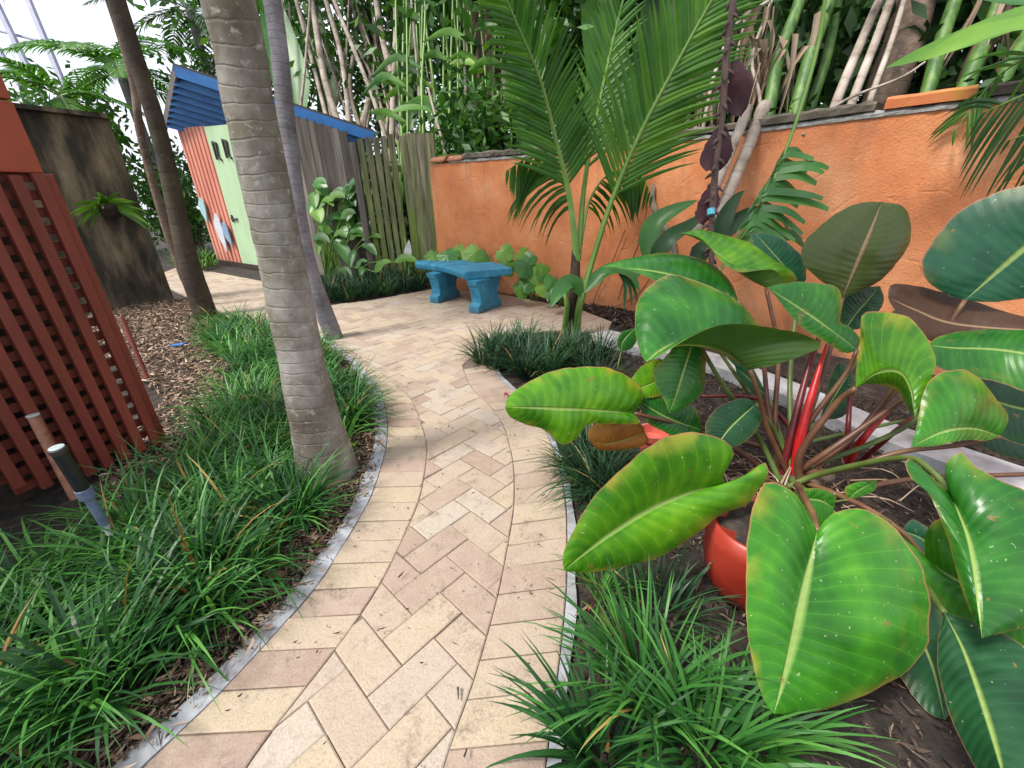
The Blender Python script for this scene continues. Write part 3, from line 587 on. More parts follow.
for z in (1.75, 1.0, .3): mb = MB(); mb.beam((fc[0], fc[1]+.06, z), (fb[0]-.03, fb[1]+.05, z), .04, .09); mb.build('gate_rail', M['algae'], gt)
mb = MB(); mb.beam((fc[0]-.08, fc[1]+.02, 0), (fc[0]-.08, fc[1]+.02, 2.12), .1, .1, (0, 1, 0)); mb.build('gate_post', M['greywood'], gt, bevel=.006)
# ------------------------------------------------------------ shed
Acr, Bcr, Ccr = A(-4.1, 8.40), A(-2.5, 7.75), A(-7.25, 10.75)
sh = thing('garden_shed', (*Acr, 0), 'garden shed with coral ribbed wall, pale green door and blue roof', 'shed')
tf = unit(A(*(Ccr-Acr), 0)); nf = unit(A(-tf[1], tf[0], 0)); nf = nf if nf@A(-1, -1, 0) > 0 else -nf
def onf(s, z, out=0): return A(*Acr, 0)+tf*s+nf*out+A(0, 0, z)
Lf = np.linalg.norm(Ccr-Acr)
# distance along the front at which the coral panel ends / door ends, from the photo's ground line
def sf(px):
    d = ray(*px); k = ((A(*Acr, 0)-O)@nf)/(d@nf); return float((O+d*k-A(*Acr, 0))@tf)
s_c, s_d = sf((223, 191)), sf((241, 185))
ztop = lambda s: 2.62+.25*s/Lf
mb = MB(); k = 0; s = Lf
g = []
while s > s_c:
    for ds, o in ((0, 0), (.10, 0), (.12, -.05), (.16, -.05), (.18, 0)):
        if s-ds > s_c: g.append([onf(s-ds, .05, o), onf(s-ds, ztop(s-ds), o)])
    s -= .2
mb.grid(g); mb.build('ribbed_wall', M['pink'], sh, recalc=False)
door = None
mb = MB(); 
v = [onf(s_c, .05, .02), onf(.6, .05, .02), onf(.6, ztop(.6)-.02, .02), onf(s_c, ztop(s_c)-.02, .02)]; v += [q-nf*.05 for q in v]
mb.add(v, [(0, 1, 2, 3), (7, 6, 5, 4), (0, 4, 5, 1), (1, 5, 6, 2), (2, 6, 7, 3), (3, 7, 4, 0)]); door = mb.build('door', M['mint'], sh, recalc=True)
mb = MB(); q = onf(s_c-.12, 1.02, .04); mb.beam(q, q-tf*.28, .03, .03); mb.beam(q-tf*.05+A(0, 0, -.06), q-tf*.05+A(0, 0, .08), .04, .02, (1, 0, 0)); mb.build('door_latch', M['iron'], door)
for k, (dx, z) in enumerate(((.25, 2.15), (.72, 2.15))):
    mb = MB(); q = onf(s_c-dx, z, .045)
    for a, b in (((0, .0), (0, .32)), ((0, .32), (.16, .28)), ((.16, .28), (.1, .05)), ((.1, .05), (.2, -.02))): mb.beam(q-tf*a[0]+A(0, 0, a[1]), q-tf*b[0]+A(0, 0, b[1]), .03, .03, (nf[0], nf[1], .01))
    mb.build('iron_hook', M['iron'], door)
mb = MB(); v = [onf(.598, .05), onf(0, .05), onf(0, 2.55), onf(.598, ztop(.6))]; mb.add(v, [(0, 1, 2, 3)]); mb.build('front_wall', M['mint'], sh)
mb = MB(); mb.beam(onf(Lf, .03, .03), onf(-.02, .03, .03), .05, .1); mb.build('sill_board', M['iron'], sh)
# side wall of grey boards, facing the patio
R0 = P(175, 70, 7.6); R1 = P(374, 136, 8.05)
def fz(t):
    p_ = Acr+(Bcr-Acr)*t; e_ = (R1-R0)[:2]; return R0[2]+(R1-R0)[2]*float((p_-R0[:2])@e_)/float(e_@e_)-.15
boards(Acr, Bcr, fz, .15, .004, 'side_boards', M['greywood'], sh, jag=.0)
ds_ = unit(A(*(Bcr-Acr), 0)); ns_ = A(ds_[1], -ds_[0], 0)
# roof: sloping plank roof with blue underside, overhanging the front wall
R0 = P(175, 70, 7.6); R1 = P(374, 136, 8.05); R0b = onf(Lf+.3, 3.05, .9)
back = unit(A(*(Ccr-Acr), 0))
q00, q10 = R0, R1; q01 = onf(Lf+.2, 2.93, .15); q11 = R1+ (q01-R0)*.8
mb = MB(); up = A(0, 0, 1)
v = [q00, q10, q11, q01]; v = [q+up*.05 for q in v]+[q+up*.11 for q in v]
mb.add(v, [(3, 2, 1, 0), (4, 5, 6, 7), (0, 1, 5, 4), (1, 2, 6, 5), (2, 3, 7, 6), (3, 0, 4, 7)]); mb.build('roof', M['iron'], sh, recalc=True)
mb = MB(); mb.beam(q00+A(0, 0, -.02)-ns_*0, q10+A(0, 0, -.02), .04, .17); mb.build('fascia', M['blue_roof'], sh)
mb = MB(); mb.beam(q00+A(0, 0, -.03), q01+A(0, 0, -.03), .04, .14); mb.build('end_fascia', M['greywood'], sh)
mb = MB()
for k in range(1, 9):
    t = k/9; a = q00+(q01-q00)*t; b = q10+(q11-q10)*t; mb.beam(a+A(0, 0, -.05), b+A(0, 0, -.05), .05, .16)
v = [q00+up*.045, q10+up*.045, q11+up*.045, q01+up*.045]; mb.add(v, [(0, 1, 2, 3)]); mb.build('rafters', M['blue_roof'], sh)
def ornament(px0, px1, wd, mat, label):
    # flat fish/wing shaped wall ornament between two points of the wall seen in the photo
    mb = MB()
    def hit(px):
        d = ray(*px); q = onf(0, 0, .05); k = ((q-O)@nf)/(d@nf); return O+d*k
    a, b = hit(px0), hit(px1); ax = unit(b-a); L = np.linalg.norm(b-a); sd = np.cross(nf, ax)
    top = []; n_ = 14
    for i in range(n_): t = i/n_*6.283; r = 1+.18*math.sin(3*t); top.append(a+ax*(L*.5+L*.5*math.cos(t)*r*.95)+sd*wd*math.sin(t)*(1-.45*math.cos(t)))
    v = [p_+nf*.03 for p_ in top]+[p_ for p_ in top]; mb.add(v, [tuple(range(n_)), tuple(range(2*n_-1, n_-1, -1))]+[(i, n_+i, n_+(i+1) % n_, (i+1) % n_) for i in range(n_)])
    return tag(mb.build('wall_ornament', M[mat], origin=a, bevel=.006, recalc=True), label, 'wall ornament')
ornament((200, 198), (208, 222), .16, 'orn_a', 'aqua wing shaped ornament on the coral wall, nearest the shed corner')
ornament((215, 214), (228, 252), .17, 'orn_b', 'pale blue fish shaped ornament low on the coral shed wall')
ornament((223, 223), (233, 246), .13, 'orn_c', 'blue grey ornament beside the pale blue one on the coral shed wall')
# ------------------------------------------------------------ tall mossy panel at the left
ba, bb_ = G(98, 309), G(174, 299); z1, z2 = VERT(25, 106, G(108, 306))[2], VERT(112, 119, bb_)[2]
dv = unit(bb_-ba); ba = bb_-dv*2.2; nm = A(dv[1], -dv[0], 0); mp = thing('mossy_screen', (bb_[0], bb_[1], 0), 'tall dark mossy board screen standing behind the red lattice', 'screen')
mb = MB(); g = []
for s in np.linspace(0, 1, 15):
    p = ba+(bb_-ba)*s; g.append([p+A(0, 0, z) for z in np.linspace(-.02, z2+.12*(1-s)-.02*random.random(), 12)])
mb.grid(g); gg = [[p-nm*.12 for p in row] for row in g]; mb.grid(gg)
for e in (0, -1): mb.grid([g[e], gg[e]])
mb.grid([[r[-1] for r in g], [r[-1] for r in gg]]); mb.build('panel_boards', M['mossy'], mp, recalc=True)
mb = MB(); mb.beam(ba+A(0, 0, z2+.14), bb_+A(0, 0, z2+.02), .2, .05); mb.build('top_board', M['mossy'], mp)
# bromeliad-like plant on the panel
pb = P(108, 204, 6.9); pb = ba+(bb_-ba)*float(((pb-ba)@dv)/np.linalg.norm(bb_-ba))+nm*.05; d_ = ray(108, 207); k_ = ((ba+nm*.08-O)@nm)/(d_@nm); pb = O+d_*k_
hp = thing('hanging_plant', pb, 'bright green spiky plant growing on the mossy screen', 'plant'); mb = MB()
for k in range(46):
    a = random.uniform(-.4, 3.54); d = A(dv[0], dv[1], 0)*math.cos(a)+A(0, 0, 1)*math.sin(a)*.8+nm*random.uniform(.2, .9)
    d = unit(d); L = random.uniform(.25, .5); sd = unit(np.cross(d, nm+A(.01, .02, 0))); g = []
    for i in range(6):
        t = i/5; w_ = .028*(1-t**2)+.002; p = pb+d*L*t+A(0, 0, -.22*t*t); g.append([p-sd*w_, p+sd*w_])
    mb.grid(g, 0, None, random.random())
mb.build('leaves', M['lime'], hp, smooth=True); mb = MB(); mb.tube([pb+A(0, 0, -.13), pb+A(0, 0, -.06), pb+A(0, 0, .03)], [.06, .12, .14], 12); mb.build('root_ball', M['soil'], hp, smooth=True)
# ------------------------------------------------------------ red lattice screen
lb = G(160, 443); az = unit(A(-.36, -.93, 0)); ln = A(-az[1], az[0], 0); ln = ln if ln@A(1, -.2, 0) > 0 else -ln
def onl(px, off=0):                                          # point of the screen's plane seen at a pixel
    d = ray(*px); k = ((lb+ln*off-O)@ln)/(d@ln); return O+d*k
zl = onl((40, 174))[2]; 
ls = thing('lattice_screen', lb, 'dark red painted wooden lattice screen with solid orange red boards above', 'screen')
mb = MB(); sp_ = .08
for k in range(25):
    s = .03+sp_*k; p = lb+az*s
    zb_ = .02 if s < .45 else .02+min(.5, (s-.45)*.7)
    mb.beam(p+A(0, 0, zb_)+ln*.03, p+A(0, 0, zl-.01*(k % 2))+ln*.03, .035, .043, tuple(az))
for k in range(1): mb.beam(lb+A(0, 0, 0)+ln*.0, lb+A(0, 0, zl), .06, .06, tuple(az))
mb.build('vertical_slats', M['redwood'], ls, bevel=.004)
mb = MB()
nr = int(zl/.075)
for k in range(nr):
    z = .09+k*.075
    mb.beam(lb+az*.0+A(0, 0, z)-ln*.022, lb+az*(2.0 if z > .5 else .48+z*1.35)+A(0, 0, z)-ln*.022, .025, .044)
mb.build('cross_slats', M['redwood'], ls, bevel=.003)
ztb = onl((3, 60))[2]
mb = MB(); a = onl((46, 176)); a[2] = 0; a = lb+az*.0
mb.beam(a+A(0, 0, (zl+zl+.28)/2)-ln*.0+az*.0, lb+az*2.0+A(0, 0, (zl+zl+.28)/2), .05, .275); mb.build('lower_board', M['orangered'], ls, bevel=.004)
mb = MB(); mb.beam(a+A(0, 0, zl+.28+.22), lb+az*2.0+A(0, 0, zl+.28+.22), .05, .43); mb.build('upper_board', M['orangered'], ls, bevel=.004)
mb = MB()                                                     # added dark sheet, stands in for the shaded void behind the screen
mb.beam(lb+az*.03+A(0, 0, .74)-ln*.16, lb+az*2.2+A(0, 0, .74)-ln*.16, .03, 1.64); mb.build('dark_void_sheet', M['iron'], ls)
mb = MB(); b = G(140, 372); mb.tube([G(147, 378)+A(0, 0, 0), P(122, 318, 3.4)], .018, 8)
tag(mb.build('red_stake', M['redwood'], origin=G(147, 378)), 'thin dark red stake leaning behind the lattice screen', 'stake')
# garden light in front of the screen
def post(name, px0, px1, d0, d1, mats, label, cat, r):
    a, b = P(*px0, d0), P(*px1, d1); return a, b
a, b = P(110, 532, 1.56), P(56, 447, 1.38); ax = b-a
gl = thing('garden_light', a, 'black and blue grey path light with pale round lens leaning before the lattice', 'garden light')
def seg(t0, t1, r, mat, nm_): 
    mb = MB(); mb.tube([a+ax*t0, a+ax*(t0+(t1-t0)*.5), a+ax*t1], r, 18); return mb.build(nm_, M[mat], gl, smooth=False, bevel=.002)
seg(-.02, .10, .012, 'white_slab', 'collar'); seg(.10, .50, .015, 'bluegrey', 'tube'); seg(.44, .54, .024, 'bluegrey', 'clamp'); seg(.54, .94, .021, 'cable', 'housing'); seg(.94, .985, .024, 'iron', 'cap_ring'); seg(.986, 1.0, .021, 'lens', 'lens')
a2, b2 = P(62, 472, 1.7), P(33, 416, 1.62)
pl_ = thing('garden_light', a2, 'plain worn copper coloured tube light behind the black one', 'garden light'); mb = MB(); mb.tube([a2-(b2-a2)*.5, (a2+b2)/2, b2], .018, 18); mb.build('tube', M['copper'], pl_); mb = MB(); mb.tube([b2, b2+unit(b2-a2)*.006], .020, 18); mb.build('lens', M['lens'], pl_)
# ------------------------------------------------------------ bench
b1, b2 = G(487, 312.5), G(449, 303); bd = P(462, 258, 6.0)
bench = thing('garden_bench', (float((b1+b2)[0]/2), float((b1+b2)[1]/2), 0), 'blue painted concrete bench with a curved seat and two scrolled legs', 'bench')
ZT = .50
inn = spline([G(415, 261.5, ZT), G(436, 264, ZT), G(450.5, 267, ZT), G(464.4, 272, ZT)], 24); outr = spline([G(441, 255.4, ZT), G(471, 258.7, ZT), G(494.5, 262, ZT), G(512, 267.7, ZT)], 24)
mb = MB(); g = []
for a_, c_ in zip(inn, outr):
    d = unit(c_-a_); r = []
    for off, z in ((.03, -.105), (.0, -.09), (-.012, -.035), (.0, -.008), (.03, .0)): r.append(a_+d*off+A(0, 0, z))
    for off, z in ((.03, .0), (.0, -.008), (-.012, -.035), (.0, -.07), (.03, -.085)): r.append(c_-d*off+A(0, 0, z))
    g.append(r)
mb.grid(g, closed=True); n0 = len(mb.v); mb.f += [tuple(range(10)), tuple(range(n0-10, n0))]; mb.m += [0, 0]
mb.build('seat', M['blue_bench'], bench, recalc=True, bevel=.01)
for c0_, c1_ in ((A(-.40, 5.0, 0), A(-.12, 5.40, 0)), (A(-.99, 5.62, 0), A(-.73, 6.02, 0))):
    d = unit(c1_-c0_); L = np.linalg.norm(c1_-c0_); pr_ = [(0, 0), (0, .085), (.025, .095), (.055, .12), (.06, .18), (.045, .25), (.03, .29), (.03, .31), (0, .345), (-.015, .398)]
    prof = pr_+[(L-s, z) for s, z in pr_[::-1]]; mb = MB(); sd = A(-d[1], d[0], 0)
    gg = [[c0_+d*s+A(0, 0, z)+sd*k for s, z in prof] for k in (-.02, -.008, .13, .142)]
    gg = [[p_+(unit(c0_+d*L/2+A(0, 0, .2)-p_)*.01 if q_ in (0, 3) else 0) for p_ in r] for q_, r in enumerate(gg)]
    mb.grid(gg, closed=True); n1 = len(prof); mb.f += [tuple(range(n1)), tuple(range(3*n1, 4*n1))]; mb.m += [0, 0]
    mb.build('leg', M['blue_bench'], bench, recalc=True, bevel=.006)
# ============================================================ PALMS
def frond(mb, rach, r0, n, Lf, wd, side0=None, fwd=.6, droop=.35, m_r=0, m_l=1, prof=None, t0=.12, seg=5, both=(1, 1), tonec=.5, up=None, vfold=.3, raise_=.0):
    p = spline(rach, 60); mb.tube(p, [r0, r0*.6, r0*.2], 6, m_r)
    T = np.gradient(p, axis=0); T /= np.linalg.norm(T, axis=1)[:, None]
    for k in range(n):
        t = t0+(1-t0)*k/(n-1); i = min(59, int(t*59)); c = p[i]; tt = T[i]
        s_ = unit(np.cross(tt, np.array(up if up is not None else (0, 0, 1.)))) if side0 is None else unit(np.array(side0)-tt*(np.array(side0)@tt))
        nrm = np.cross(s_, tt); l = Lf*(prof(t) if prof else math.sin(math.pi*min(1, .18+.8*t))**.6)
        for sg in (1, -1):
            if random.random() > both[0 if sg > 0 else 1]: continue
            f_ = fwd+.5*t+random.gauss(0, .05); d = unit(s_*sg+tt*f_+nrm*(vfold+random.gauss(0, .06))); L = l*random.uniform(.92, 1.06); g = []; w0 = wd*random.uniform(.85, 1.1)
            b = c.copy(); dd = d.copy(); c_ = min(1, max(0, tonec+random.gauss(0, .14)))
            for q in range(seg+1):
                u = q/seg; w_ = w0*(.45+.55*min(1, u*4))*(1-u**2.5)*.5+.0006; wv = unit(np.cross(dd, nrm)); g.append([b-wv*w_, b+nrm*w_*.35, b+wv*w_])
                dd = unit(dd+A(0, 0, -droop/seg*(1+u*1.5))); b = b+dd*L/seg
            mb.grid(g, m_l, None, c_)
def palm_crown(parent, top, n, L, tilt=None, Lf=.55, mat='frond', k0=0, wd=.035, el=(-.2, 1.1)):
    for k in range(n):
        a = k0+k*2.4; e = random.uniform(*el); mb = MB(); d = A(math.cos(a), math.sin(a), 0); pts = [top+d*L*s*math.cos(e*(1-s*.6))+A(0, 0, L*(s*math.sin(e)-.55*s*s)) for s in (0, .25, .5, .75, 1)]
        frond(mb, pts, .02, 34, Lf, wd, droop=.5, seg=3, tonec=random.uniform(.3, .6)); mb.build('frond', [M['stalk'], M[mat]], parent, smooth=False)
def palm_trunk(pts, rad, mat, label, n=16, crown=8, L=1.9, k0=0, ns=60, cr=True, Lf=.55):
    b = np.array(pts[0]); t = thing('palm_tree', b, label, 'palm tree'); mb = MB(); mb.tube(pts, rad, n, ns=ns)
    v = np.array(mb.v); v += rng.normal(0, .0012, v.shape); mb.v = [tuple(q) for q in v]
    mb.build('trunk', M[mat], t, smooth=True)
    if cr: palm_crown(t, np.array(pts[-1]), crown, L, k0=k0, Lf=Lf)
    return t
ba_ = G(329, 472); ta = VERT(228, 0, ba_); dirA = (ta-ba_); 
ptsA = [ba_+A(.0, 0, -.03), VERT(308, 390, ba_), VERT(281, 256, ba_), VERT(248, 100, ba_), ta, ta+dirA*.75+A(-.1, 0, 0), ta+dirA*1.5+A(-.1, .1, 0)]
palm_trunk(ptsA, [.155, .118, .098, .092, .088, .086, .084, .083, .082, .081, .08, .08, .08, .08, .08, .08], 'trunk_grey', 'thick grey ringed palm trunk standing beside the brick path, nearest of all', 24, 9, 2.0, .3, 90)
bB = G(334, 338); tB = VERT(272, 0, bB); dB = tB-bB
palm_trunk([bB, VERT(306, 256, bB), VERT(288, 133, bB), tB, tB+dB*.6], [.09, .075, .07, .066, .064, .06], 'trunk_slim', 'slim bluish grey ringed palm trunk directly behind the thick grey one', 16, 8, 1.7, 1.1)
bC = G(206, 316); tC = VERT(117, 0, bC); dC = tC-bC
palm_trunk([bC, VERT(187, 256, bC), VERT(159, 133, bC), tC, tC+dC*.6], [.135, .1, .083, .076, .072, .07], 'trunk_dark', 'dark brown leaning palm trunk beside the wood chips', 16, 8, 2.0, 2.0)
bD = G(196, 306); tD = VERT(128, 60, bD); dD = tD-bD
palm_trunk([bD, VERT(170, 240, bD), VERT(142, 140, bD), tD, tD+dD*.6+A(-.1, 0, 0)], [.055, .045, .042, .04], 'bark', 'very thin brown palm trunk leaning just behind the dark brown one', 12, 6, 1.6, .7)
# ---- young palm by the wall
yp = G(573, 334); YP = thing('young_palm', yp, 'young green palm with feathery fronds standing before the orange wall', 'palm')
mb = MB(); mb.tube([yp+A(-.02, 0, 0), P(574, 300, 4.05), P(576, 250, 4.0)], [.06, .055, .04], 12, ns=20); mb.build('stem', M['trunk_dark'], YP, smooth=True)
mb = MB(); mb.tube([yp+A(.03, -.05, 0), P(579, 308, 3.96), P(585, 285, 3.92)], [.04, .035, .03], 10, ns=20); mb.tube([yp+A(-.09, -.02, 0), P(567, 305, 3.98), P(564, 292, 3.98)], [.035, .03, .02], 8, ns=12); mb.build('stem', M['stalk'], YP, smooth=True)
R_ = RT
def yf(pts, n, Lf, wd, **k):
    mb = MB(); frond(mb, [P(*q) for q in pts], k.pop('r0', .028), n, Lf, wd, **k); return mb.build('frond', [M[k2] for k2 in ('stalk', 'frond')], YP)
camdir = -FW
yf([(577, 262, 4.0), (570, 200, 3.9), (556, 140, 3.75), (540, 80, 3.5), (515, 20, 3.2), (485, -50, 2.9)], 42, .64, .042, up=tuple(camdir), droop=.22, t0=.30, fwd=.75, vfold=.12, r0=.035, tonec=.35, prof=lambda t: .85*math.sin(math.pi*min(1, .25+.7*t))**.6)
yf([(580, 305, 3.95), (592, 262, 3.87), (612, 200, 3.72), (638, 138, 3.5), (672, 72, 3.25), (718, -10, 3.0), (760, -70, 2.8)], 44, .72, .042, up=tuple(camdir), droop=.22, t0=.37, fwd=.95, vfold=.1, r0=.032, tonec=.6)
yf([(578, 260, 4.0), (585, 180, 4.05), (600, 100, 4.0), (618, 20, 3.8), (640, -60, 3.5)], 26, .5, .04, up=tuple(camdir), droop=.15, t0=.35, fwd=1.1, vfold=.2, r0=.03, tonec=.5)
yf([(577, 255, 4.02), (572, 205, 4.1), (556, 168, 4.1), (530, 158, 4.0), (508, 170, 3.9)], 30, .8, .04, side0=(0, 0, 1), droop=.8, both=(.0, 1), t0=.35, fwd=.25, vfold=0, r0=.018, tonec=.25)
yf([(579, 255, 4.02), (590, 200, 4.05), (612, 172, 4.05), (640, 175, 3.95), (652, 196, 3.9)], 26, .62, .035, side0=(0, 0, 1), droop=.8, both=(.0, 1), t0=.35, fwd=.2, vfold=0, r0=.018, tonec=.2)
def strap(parent, name, mat, M_, wd, tonec=.5, n=16, fold=.25, tip=1.8, nrm=None, base=.3):
    p = spline([P(*q) for q in M_], n); T = np.gradient(p, axis=0); g = []; uv = []
    for i in range(n):
        t = i/(n-1); nn = unit(camdir+A(0, 0, .6)) if nrm is None else np.array(nrm); s_ = unit(np.cross(unit(T[i]), nn)); up_ = np.cross(s_, unit(T[i])); w_ = wd*.5*min(1, base+t*3)*(1-t**3)**(tip/2)+.001
        g.append([p[i]-s_*w_+up_*w_*fold, p[i]-s_*w_*.5+up_*w_*fold*.4, p[i], p[i]+s_*w_*.5+up_*w_*fold*.4, p[i]+s_*w_+up_*w_*fold]); uv.append([(t, k/4) for k in range(5)])
    mb = MB(); mb.grid(g, 0, uv, tonec); return mb.build(name, M[mat], parent, smooth=True)
strap(YP, 'blade', 'mid', [(584, 292, 3.9), (605, 272, 3.85), (628, 272, 3.8), (640, 292, 3.75)], .13)
strap(YP, 'blade', 'mid', [(582, 296, 3.9), (572, 282, 3.85), (560, 290, 3.8), (550, 308, 3.75)], .16)
for q in ((632, 306), (624, 312), (639, 310)): strap(YP, 'blade', 'frond_dark', [(618, 272, 3.82), ((618+q[0])/2+4, 285, 3.8), (*q, 3.8)], .035)
# ============================================================ BACKGROUND PLANTING behind the wall and fence
def stalks(defs, mat, name, label, cat, group=None, n=8, low=True):
    for (px, r, d) in defs:
        pts = [P(*q, d) if len(q) == 2 else P(*q) for q in px]; pts = ([pts[0]-unit(pts[1]-pts[0])*A(.3, .3, .7)] if low else [])+pts; mb = MB(); mb.tube(pts, r, n, ns=24); o = mb.build(name, M[mat], smooth=True, origin=pts[0]); tag(o, label, cat, group)
gs = []
for k, x in enumerate((400, 408, 419, 428, 436, 447, 455, 462, 470, 512, 520)):
    x0 = x+random.uniform(-3, 3); gs.append(([(x0+random.uniform(-2, 8), 175), (x0, 90), (x0-random.uniform(-6, 12), 0), (x0-random.uniform(-6, 16), -90)], [random.uniform(.018, .034), .015], random.uniform(7.2, 7.8)))
for k, q_ in enumerate(gs): stalks([q_], 'stalk', 'cane_stem', ['first', 'second', 'third', 'fourth', 'fifth', 'sixth', 'seventh', 'eighth', 'ninth', 'tenth', 'last'][k]+' from the left of the thin yellow green stems rising behind fence and wall', 'stem', 'thin green stems behind the orange wall')
gd = [(((352, 146), (342, 60), (326, 0), (310, -60)), [.06, .05]), (((345, 146), (325, 80), (315, 20), (300, -60)), [.08, .06]), (((332, 140), (312, 60), (296, 0)), [.05, .04]), (((388, 146), (372, 95), (352, 45), (334, 0), (320, -40)), [.045, .035]),
      (((392, 148), (394, 80), (396, 20), (392, -50)), [.07, .05]), (((405, 150), (398, 95), (385, 50), (376, 0), (370, -50)), [.08, .05]), (((366, 146), (350, 90), (356, 30), (345, -40)), [.05, .04]), (((356, 146), (372, 90), (366, 40), (340, -30)), [.10, .08])]
for k, (p_, r_) in enumerate(gd): stalks([(p_, r_, (8.9 if p_[0][0] < 372 else 7.8)+.1*k)], 'cane', 'bare_stem', 'pale leafless stem behind the shed roof, '+['topping out fourth from the left', 'thick and bent, second from the left', 'leftmost', 'long and slanting across the others', 'upright above the gate slats', 'rightmost, curving left', 'thin and wavy above the blue fascia', 'thickest, crossing behind the others'][k], 'stem', 'bare stems behind the slatted gate')
stalks([(((445, 152), (436, 118), (428, 88)), [.03, .02], 6.9)], 'cane', 'dry_cane', 'short dry cane leaning left above the terracotta tiles of the wall', 'cane', 'short dry canes')
stalks([(((460, 152), (486, 118), (498, 92)), [.025, .02], 7.3)], 'cane', 'dry_cane', 'short dry cane leaning right above the terracotta tiles of the wall', 'cane', 'short dry canes')
bt = P(492, 160, 8.0); bt0 = A(bt[0], bt[1], 0)
T1 = thing('palm_tree', bt0, 'brown fibrous palm trunk behind the left part of the orange wall', 'palm tree'); mb = MB(); mb.tube([bt0, P(493, 145, 8.0), P(490, 90, 8), P(484, 30, 8), P(478, -60, 8)], [.25, .25, .24, .3, .24], 16, ns=40); mb.build('trunk', M['bark'], T1, smooth=True)
mb = MB()
for k in range(26):
    y0 = random.uniform(-30, 80); a = P(484+random.uniform(-12, 12), y0, 7.7); mb.tube([a, a+A(random.uniform(-.25, .25), -.1, -.5), a+A(random.uniform(-.35, .35), -.15, -1.1)], [.03, .02, .005], 5, ns=8)
mb.build('leaf_sheath', M['dead'], T1)
for k in range(16):
    x = random.uniform(285, 408); dx = random.uniform(-60, 25); dd_ = random.uniform(8.8, 9.6)
    stalks([(((x, 148), (x+dx*.4+random.uniform(-8, 8), 80), (x+dx, 0), (x+dx*1.2, -50)), [random.uniform(.02, .05), .018], dd_)], 'cane', 'dry_cane', 'one of many pale thin dry canes crossing behind the blue shed roof', 'cane', 'dry canes behind the shed roof', 6)
for k in range(22):
    x = random.uniform(395, 530); dx = random.uniform(-14, 8); dd_ = random.uniform(7.3, 7.9)
    stalks([(((x, 165), (x+dx*.4, 80), (x+dx, 0), (x+dx*1.3, -60)), [random.uniform(.02, .04), .015], dd_)], 'stalk' if k % 3 else 'cane', 'cane_stem', 'one of many thin upright canes standing close together behind fence and wall end', 'stem', 'upright canes behind fence and wall', 6)
T6 = thing('cane_leaves', P(450, 120, 8.2), 'long narrow bright green leaves among the upright canes', 'leaves')
for k in range(22):
    x = random.uniform(395, 540); y = random.uniform(20, 130); s__ = random.choice((-1, 1)); l_ = random.uniform(25, 60); dd_ = random.uniform(7.1, 7.6)
    M_ = [(x, y, dd_), (x+s__*l_*.5, y-l_*.25, dd_), (x+s__*l_, y+l_*random.uniform(-.5, .3), dd_-.2)]; p_ = spline([P(*q) for q in M_], 10); g = []
    for i in range(10): t = i/9; w_ = .075*math.sin(math.pi*(.06+.93*t)); g.append([p_[i]-UP*w_, p_[i]+camdir*.02, p_[i]+UP*w_])
    mb = MB(); mb.grid(g, 0, None, random.random()); mb.build('leaf', M['lime' if k % 2 else 'foliage'], T6, smooth=True)
ORD = ['first', 'second', 'third', 'fourth', 'fifth', 'sixth', 'seventh', 'eighth', 'ninth', 'tenth', 'eleventh']
STL = ['thick, second from the left', 'thick, third from the left', 'slimmer, fourth from the left', 'thick, fifth from the left', 'thick, sixth from the left', 'thick rightmost', 'slimmer leftmost']
DRY = ['leftmost of the three long slanting dry stalks before the brown trunk', 'middle of the three long slanting dry stalks before the brown trunk', 'rightmost of the three long slanting dry stalks before the brown trunk', 'dry stalk left of the wine coloured hanging stalk', 'very thin dry stalk behind the wine coloured hanging stalk', 'dry stalk between the wine coloured stalk and the green leaf stalks', 'thin pale dry stick lying slanted on the wall coping']
for k, (p_, r_, d) in enumerate([(((770, 105), (778, 60), (800, 0), (815, -60)), [.09, .07], 4.6), (((798, 104), (812, 50), (830, 0), (842, -50)), [.10, .07], 4.5), (((812, 104), (826, 60), (838, 0), (846, -60)), [.07, .06], 4.7), (((928, 92), (940, 45), (955, 0), (965, -40)), [.09, .07], 4.2), (((965, 88), (985, 40), (1000, 0), (1010, -40)), [.09, .07], 4.0), (((1000, 85), (1030, 30), (1050, -20)), [.08, .06], 3.8), (((748, 110), (752, 60), (748, 10), (742, -50)), [.07, .05], 4.9)]):
    stalks([(p_, [q*.8 for q in r_], d)], 'stalk_dark', 'leaf_stalk', STL[k]+' green leaf stalk rising behind the orange wall', 'stalk', 'green leaf stalks behind the orange wall', 12)
for k, (p_, r_, d) in enumerate([(((836, 103), (862, 40), (888, -20), (900, -50)), [.05, .04], 4.3), (((852, 102), (876, 40), (900, -25)), [.04, .04], 4.2), (((870, 100), (892, 40), (910, -20)), [.03, .025], 4.15), (((720, 118), (733, 70), (745, 20), (752, -40)), [.022, .018], 4.7), (((706, 112), (716, 70), (736, 25), (770, 0)), [.02, .02], 4.5), (((760, 100), (752, 60), (768, 10), (790, -40)), [.02, .015], 4.6), (((842, 102), (900, 78), (925, 62)), [.012, .008], 3.3)]):
    stalks([(p_, r_, d)], 'cane', 'dry_stalk', DRY[k], 'stalk', 'dry stalks behind the orange wall', 8)
q0 = P(885, 95, 4.6); T2 = thing('banana_tree', A(q0[0], q0[1], 0), 'thick dark brown sheathed trunk behind the painted part of the wall coping', 'trunk'); mb = MB(); mb.tube([A(q0[0], q0[1], 0), q0, P(905, 40, 4.6), P(922, -30, 4.6), P(935, -90, 4.6)], [.22, .2, .19, .17], 14, ns=30); mb.build('trunk', M['bark'], T2, smooth=True)
